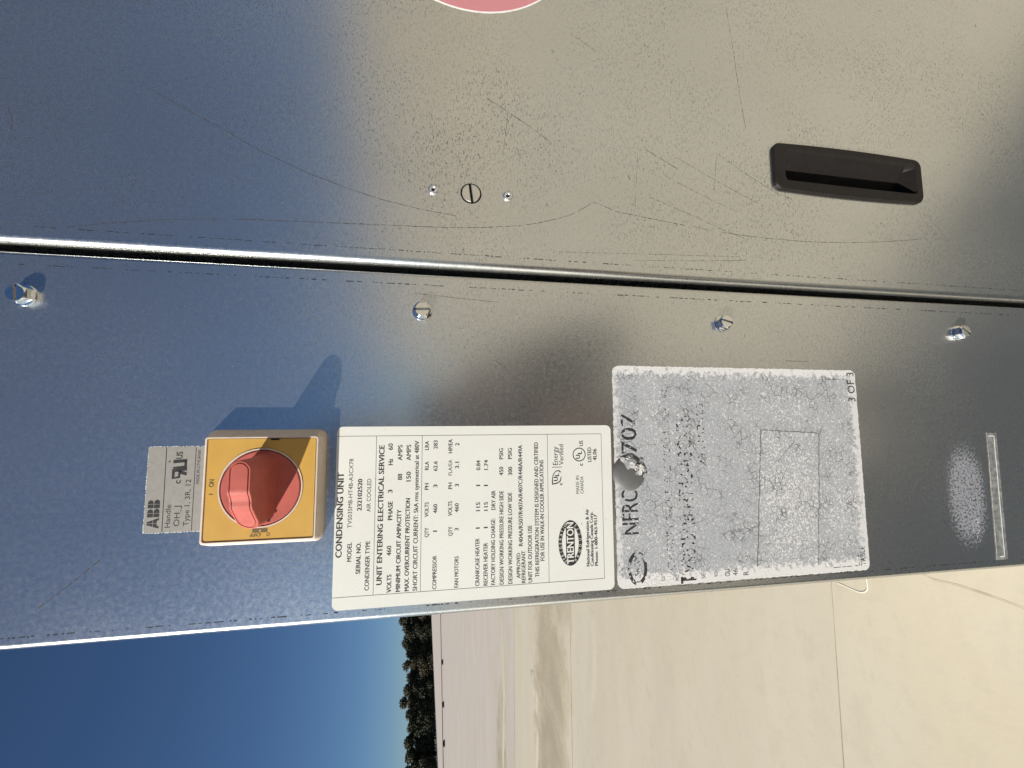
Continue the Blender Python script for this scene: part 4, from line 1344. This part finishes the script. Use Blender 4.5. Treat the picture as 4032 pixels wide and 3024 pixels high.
def skinned(name, chains, mat, parent=None, levels=1):
    """chains: lists of (x, y, z, radius); the first point of a later chain may repeat an earlier point"""
    verts, rads, edges = [], [], []
    def idx(p):
        for i, q in enumerate(verts):
            if (Vector(q) - Vector(p[:3])).length < 1e-5: return i
        verts.append(tuple(p[:3])); rads.append(p[3]); return len(verts)-1
    for ch in chains:
        ids = [idx(p) for p in ch]
        edges += list(zip(ids, ids[1:]))
    me = bpy.data.meshes.new(name); me.from_pydata(verts, edges, []); me.update()
    ob = bpy.data.objects.new(name, me); COL.objects.link(ob)
    sk = ob.modifiers.new('skin', 'SKIN'); sk.use_smooth_shade = True
    lay = me.skin_vertices[0].data
    for i, r in enumerate(rads):
        lay[i].radius = r if isinstance(r, tuple) else (r, r)
        lay[i].use_root = (i == 0)
    ss = ob.modifiers.new('sub', 'SUBSURF'); ss.levels = levels; ss.render_levels = levels
    bpy.context.view_layer.update()
    dg = bpy.context.evaluated_depsgraph_get()
    nm = bpy.data.meshes.new_from_object(ob.evaluated_get(dg))
    bpy.data.objects.remove(ob)
    nm.name = name
    nm.materials.clear(); nm.materials.append(mat)
    o2 = bpy.data.objects.new(name, nm)
    return link(o2, parent)

px, py = -0.08, -0.70
def hand(side):
    """fingers wrapped round the edge of the phone on this side"""
    s = side
    wx, wy, wz = px + s*0.085, -0.372, 1.435
    ch = [[(wx, wy, wz, 0.026), (px + 0.07 + s*0.058, -0.318, 1.475, 0.030), (px + 0.07 + s*0.050, -0.296, 1.500, 0.027)]]
    root = (px + 0.07 + s*0.050, -0.296, 1.500, 0.027)
    for i, (dz, L) in enumerate(((0.022, 1.0), (0.004, 1.1), (-0.014, 1.0), (-0.030, 0.8))):
        a = (px + 0.07 + s*0.049, -0.280, 1.497 + dz, 0.0095)
        b = (px + 0.07 + s*0.046, -0.2665, 1.499 + dz, 0.0085)
        c = (px + 0.07 + s*(0.046 - 0.020*L), -0.258, 1.500 + dz, 0.0075)
        ch.append([root, a, b, c])
    ch.append([(px + 0.07 + s*0.058, -0.318, 1.475, 0.030), (px + 0.07 + s*0.046, -0.300, 1.462, 0.011), (px + 0.07 + s*0.024, -0.294, 1.482, 0.0095), (px + 0.07 + s*0.012, -0.291, 1.502, 0.008)])
    return ch
pelvis = (px, py-0.22, 0.95, (0.15, 0.11)); belly = (px, py-0.10, 1.09, (0.15, 0.11)); chest = (px, py+0.02, 1.30, (0.175, 0.115))
neckb = (px, py+0.05, 1.46, (0.075, 0.07)); neck = (px, py+0.08, 1.53, 0.056); head = (px, py+0.11, 1.62, (0.074, 0.085)); crown_ = (px, py+0.10, 1.70, (0.07, 0.085))
body_chains = [[pelvis, belly, chest, neckb, neck, head, crown_]]
for s in (-1, 1):
    sh = (px + s*0.19, py+0.04, 1.40, 0.062); el = (px + s*0.25, py+0.12, 1.17, 0.046); wr = (px + s*0.085, -0.372, 1.435, 0.026)
    hip = (px + s*0.10, py-0.26, 0.90, 0.085); kn = (px + s*0.115, py-0.36, 0.50, 0.06); an = (px + s*0.12, py-0.50, 0.09, 0.04); toe = (px + s*0.14, py-0.34, 0.035, 0.034)
    body_chains += [[chest, sh, el, wr], [pelvis, hip, kn, an, toe]] + hand(s)
person = skinned('person', body_chains, M['skin'])
tag(person, 'person in dark jacket and jeans holding a phone to the cabinet, mirrored as dark blur', 'person')
def fat(p, k): 
    r = p[3]
    return (p[0], p[1], p[2], tuple(a*k for a in r) if isinstance(r, tuple) else r*k)
jk = [[fat(pelvis, 1.12), fat(belly, 1.14), fat(chest, 1.13), (px, py+0.05, 1.455, (0.09, 0.085))]]
tr = [[fat(belly, 1.06), fat(pelvis, 1.09)]]
for s in (-1, 1):
    sh = (px + s*0.19, py+0.04, 1.40, 0.076); el = (px + s*0.25, py+0.12, 1.17, 0.060); wr = (px + s*0.105, -0.40, 1.413, 0.038)
    jk.append([fat(chest, 1.13), sh, el, wr])
    tr.append([fat(pelvis, 1.09), (px + s*0.10, py-0.26, 0.90, 0.098), (px + s*0.115, py-0.36, 0.50, 0.074), (px + s*0.12, py-0.50, 0.10, 0.062)])
skinned('jacket', jk, M['jacket'], person)
skinned('trousers', tr, M['jeans'], person)
for s in (-1, 1):
    skinned('shoe', [[(px + s*0.12, py-0.54, 0.055, 0.045), (px + s*0.13, py-0.43, 0.05, 0.047), (px + s*0.142, py-0.32, 0.043, 0.038)]], M['shoe'], person)
def blob(name, c, r, mat, parent, cut=None):
    bm = bmesh.new(); bmesh.ops.create_uvsphere(bm, u_segments=20, v_segments=14, radius=1.0)
    for vv in bm.verts: vv.co = Vector((c[0] + vv.co.x*r[0], c[1] + vv.co.y*r[1], c[2] + vv.co.z*r[2]))
    if cut is not None: bmesh.ops.delete(bm, geom=[vv for vv in bm.verts if cut(vv.co)], context='VERTS')
    return bm_obj(name, bm, mat, parent, True)
hc = (px, py+0.105, 1.645)
blob('hair', (hc[0], hc[1]-0.012, hc[2]+0.028), (0.086, 0.102, 0.098), M['hair'], person, lambda c: c.z < 1.60 or (c.y > hc[1]+0.05 and c.z < 1.69))
for s in (-1, 1):
    blob('eye', (hc[0]+s*0.032, hc[1]+0.076, 1.640), (0.012, 0.008, 0.007), M['eye'], person)
    blob('ear', (hc[0]+s*0.079, hc[1]-0.005, 1.628), (0.010, 0.022, 0.032), M['skin'], person)
blob('nose', (hc[0], hc[1]+0.090, 1.612), (0.014, 0.020, 0.022), M['skin'], person)
blob('mouth', (hc[0], hc[1]+0.080, 1.575), (0.024, 0.008, 0.007), M['lips'], person)

ph = thing('phone', (0.0, -0.262, 1.50), 'black phone held up to the cabinet, mirrored as a small dark patch', 'phone')
tilt = Matrix.Translation((0, -0.2695, 1.50)) @ Matrix.Rotation(rad(-10.4), 4, 'X')
bm = bmesh.new(); add_box(bm, -0.0375, 0.0375, -0.004, 0.004, -0.085, 0.066)
bmesh.ops.bevel(bm, geom=[e for e in bm.edges], offset=0.003, segments=3, affect='EDGES')
bm.transform(tilt); bm_obj('phone_body', bm, M['phone'], ph)
bm = bmesh.new(); add_box(bm, -0.0355, 0.0355, -0.0046, -0.0041, -0.082, 0.063)
bm.transform(tilt); bm_obj('screen', bm, M['eye'], ph)

# unseen case added only to throw shade on the roof before the cabinet
case = thing('added_shade_case', (-0.98, -1.0, 0.006), 'added black upright case out of view, put there to shade the roof before the cabinet', 'shade caster')
M['case'] = simple('shade_case_plastic', (0.03, 0.03, 0.032), 0.5, 0, 0.1, 80)
bm = bmesh.new(); add_box(bm, -1.26, -0.72, -1.58, -0.80, 0.09, 0.82)
bmesh.ops.bevel(bm, geom=[e for e in bm.edges], offset=0.025, segments=3, affect='EDGES'); bm_obj('shade_case_body', bm, M['case'], case)
bm = bmesh.new(); add_box(bm, -1.27, -0.71, -1.59, -0.79, 0.825, 0.95)
bmesh.ops.bevel(bm, geom=[e for e in bm.edges], offset=0.025, segments=3, affect='EDGES'); bm_obj('lid', bm, M['case'], case)
skinned('handle', [[(-1.18, -1.57, 0.93, 0.012), (-1.18, -1.57, 1.10, 0.012), (-0.80, -1.57, 1.10, 0.012), (-0.80, -1.57, 0.93, 0.012)]], M['rubber'], case)
for wx in (-1.26, -0.72):
    bm = bmesh.new(); bmesh.ops.create_cone(bm, cap_ends=True, segments=24, radius1=0.09, radius2=0.09, depth=0.045)
    bm.transform(Matrix.Translation((wx, -1.5, 0.097)) @ Matrix.Rotation(rad(90), 4, 'Y')); bm_obj('wheel', bm, M['rubber'], case)
bm = bmesh.new(); add_box(bm, -1.2, -0.78, -0.88, -0.84, 0.007, 0.10); bm_obj('foot', bm, M['case'], case)
for lx_ in (-1.12, -0.86):
    bm = bmesh.new(); add_box(bm, lx_-0.03, lx_+0.03, -0.797, -0.785, 0.76, 0.86); bm_obj('clasp', bm, M['zinc'], case)
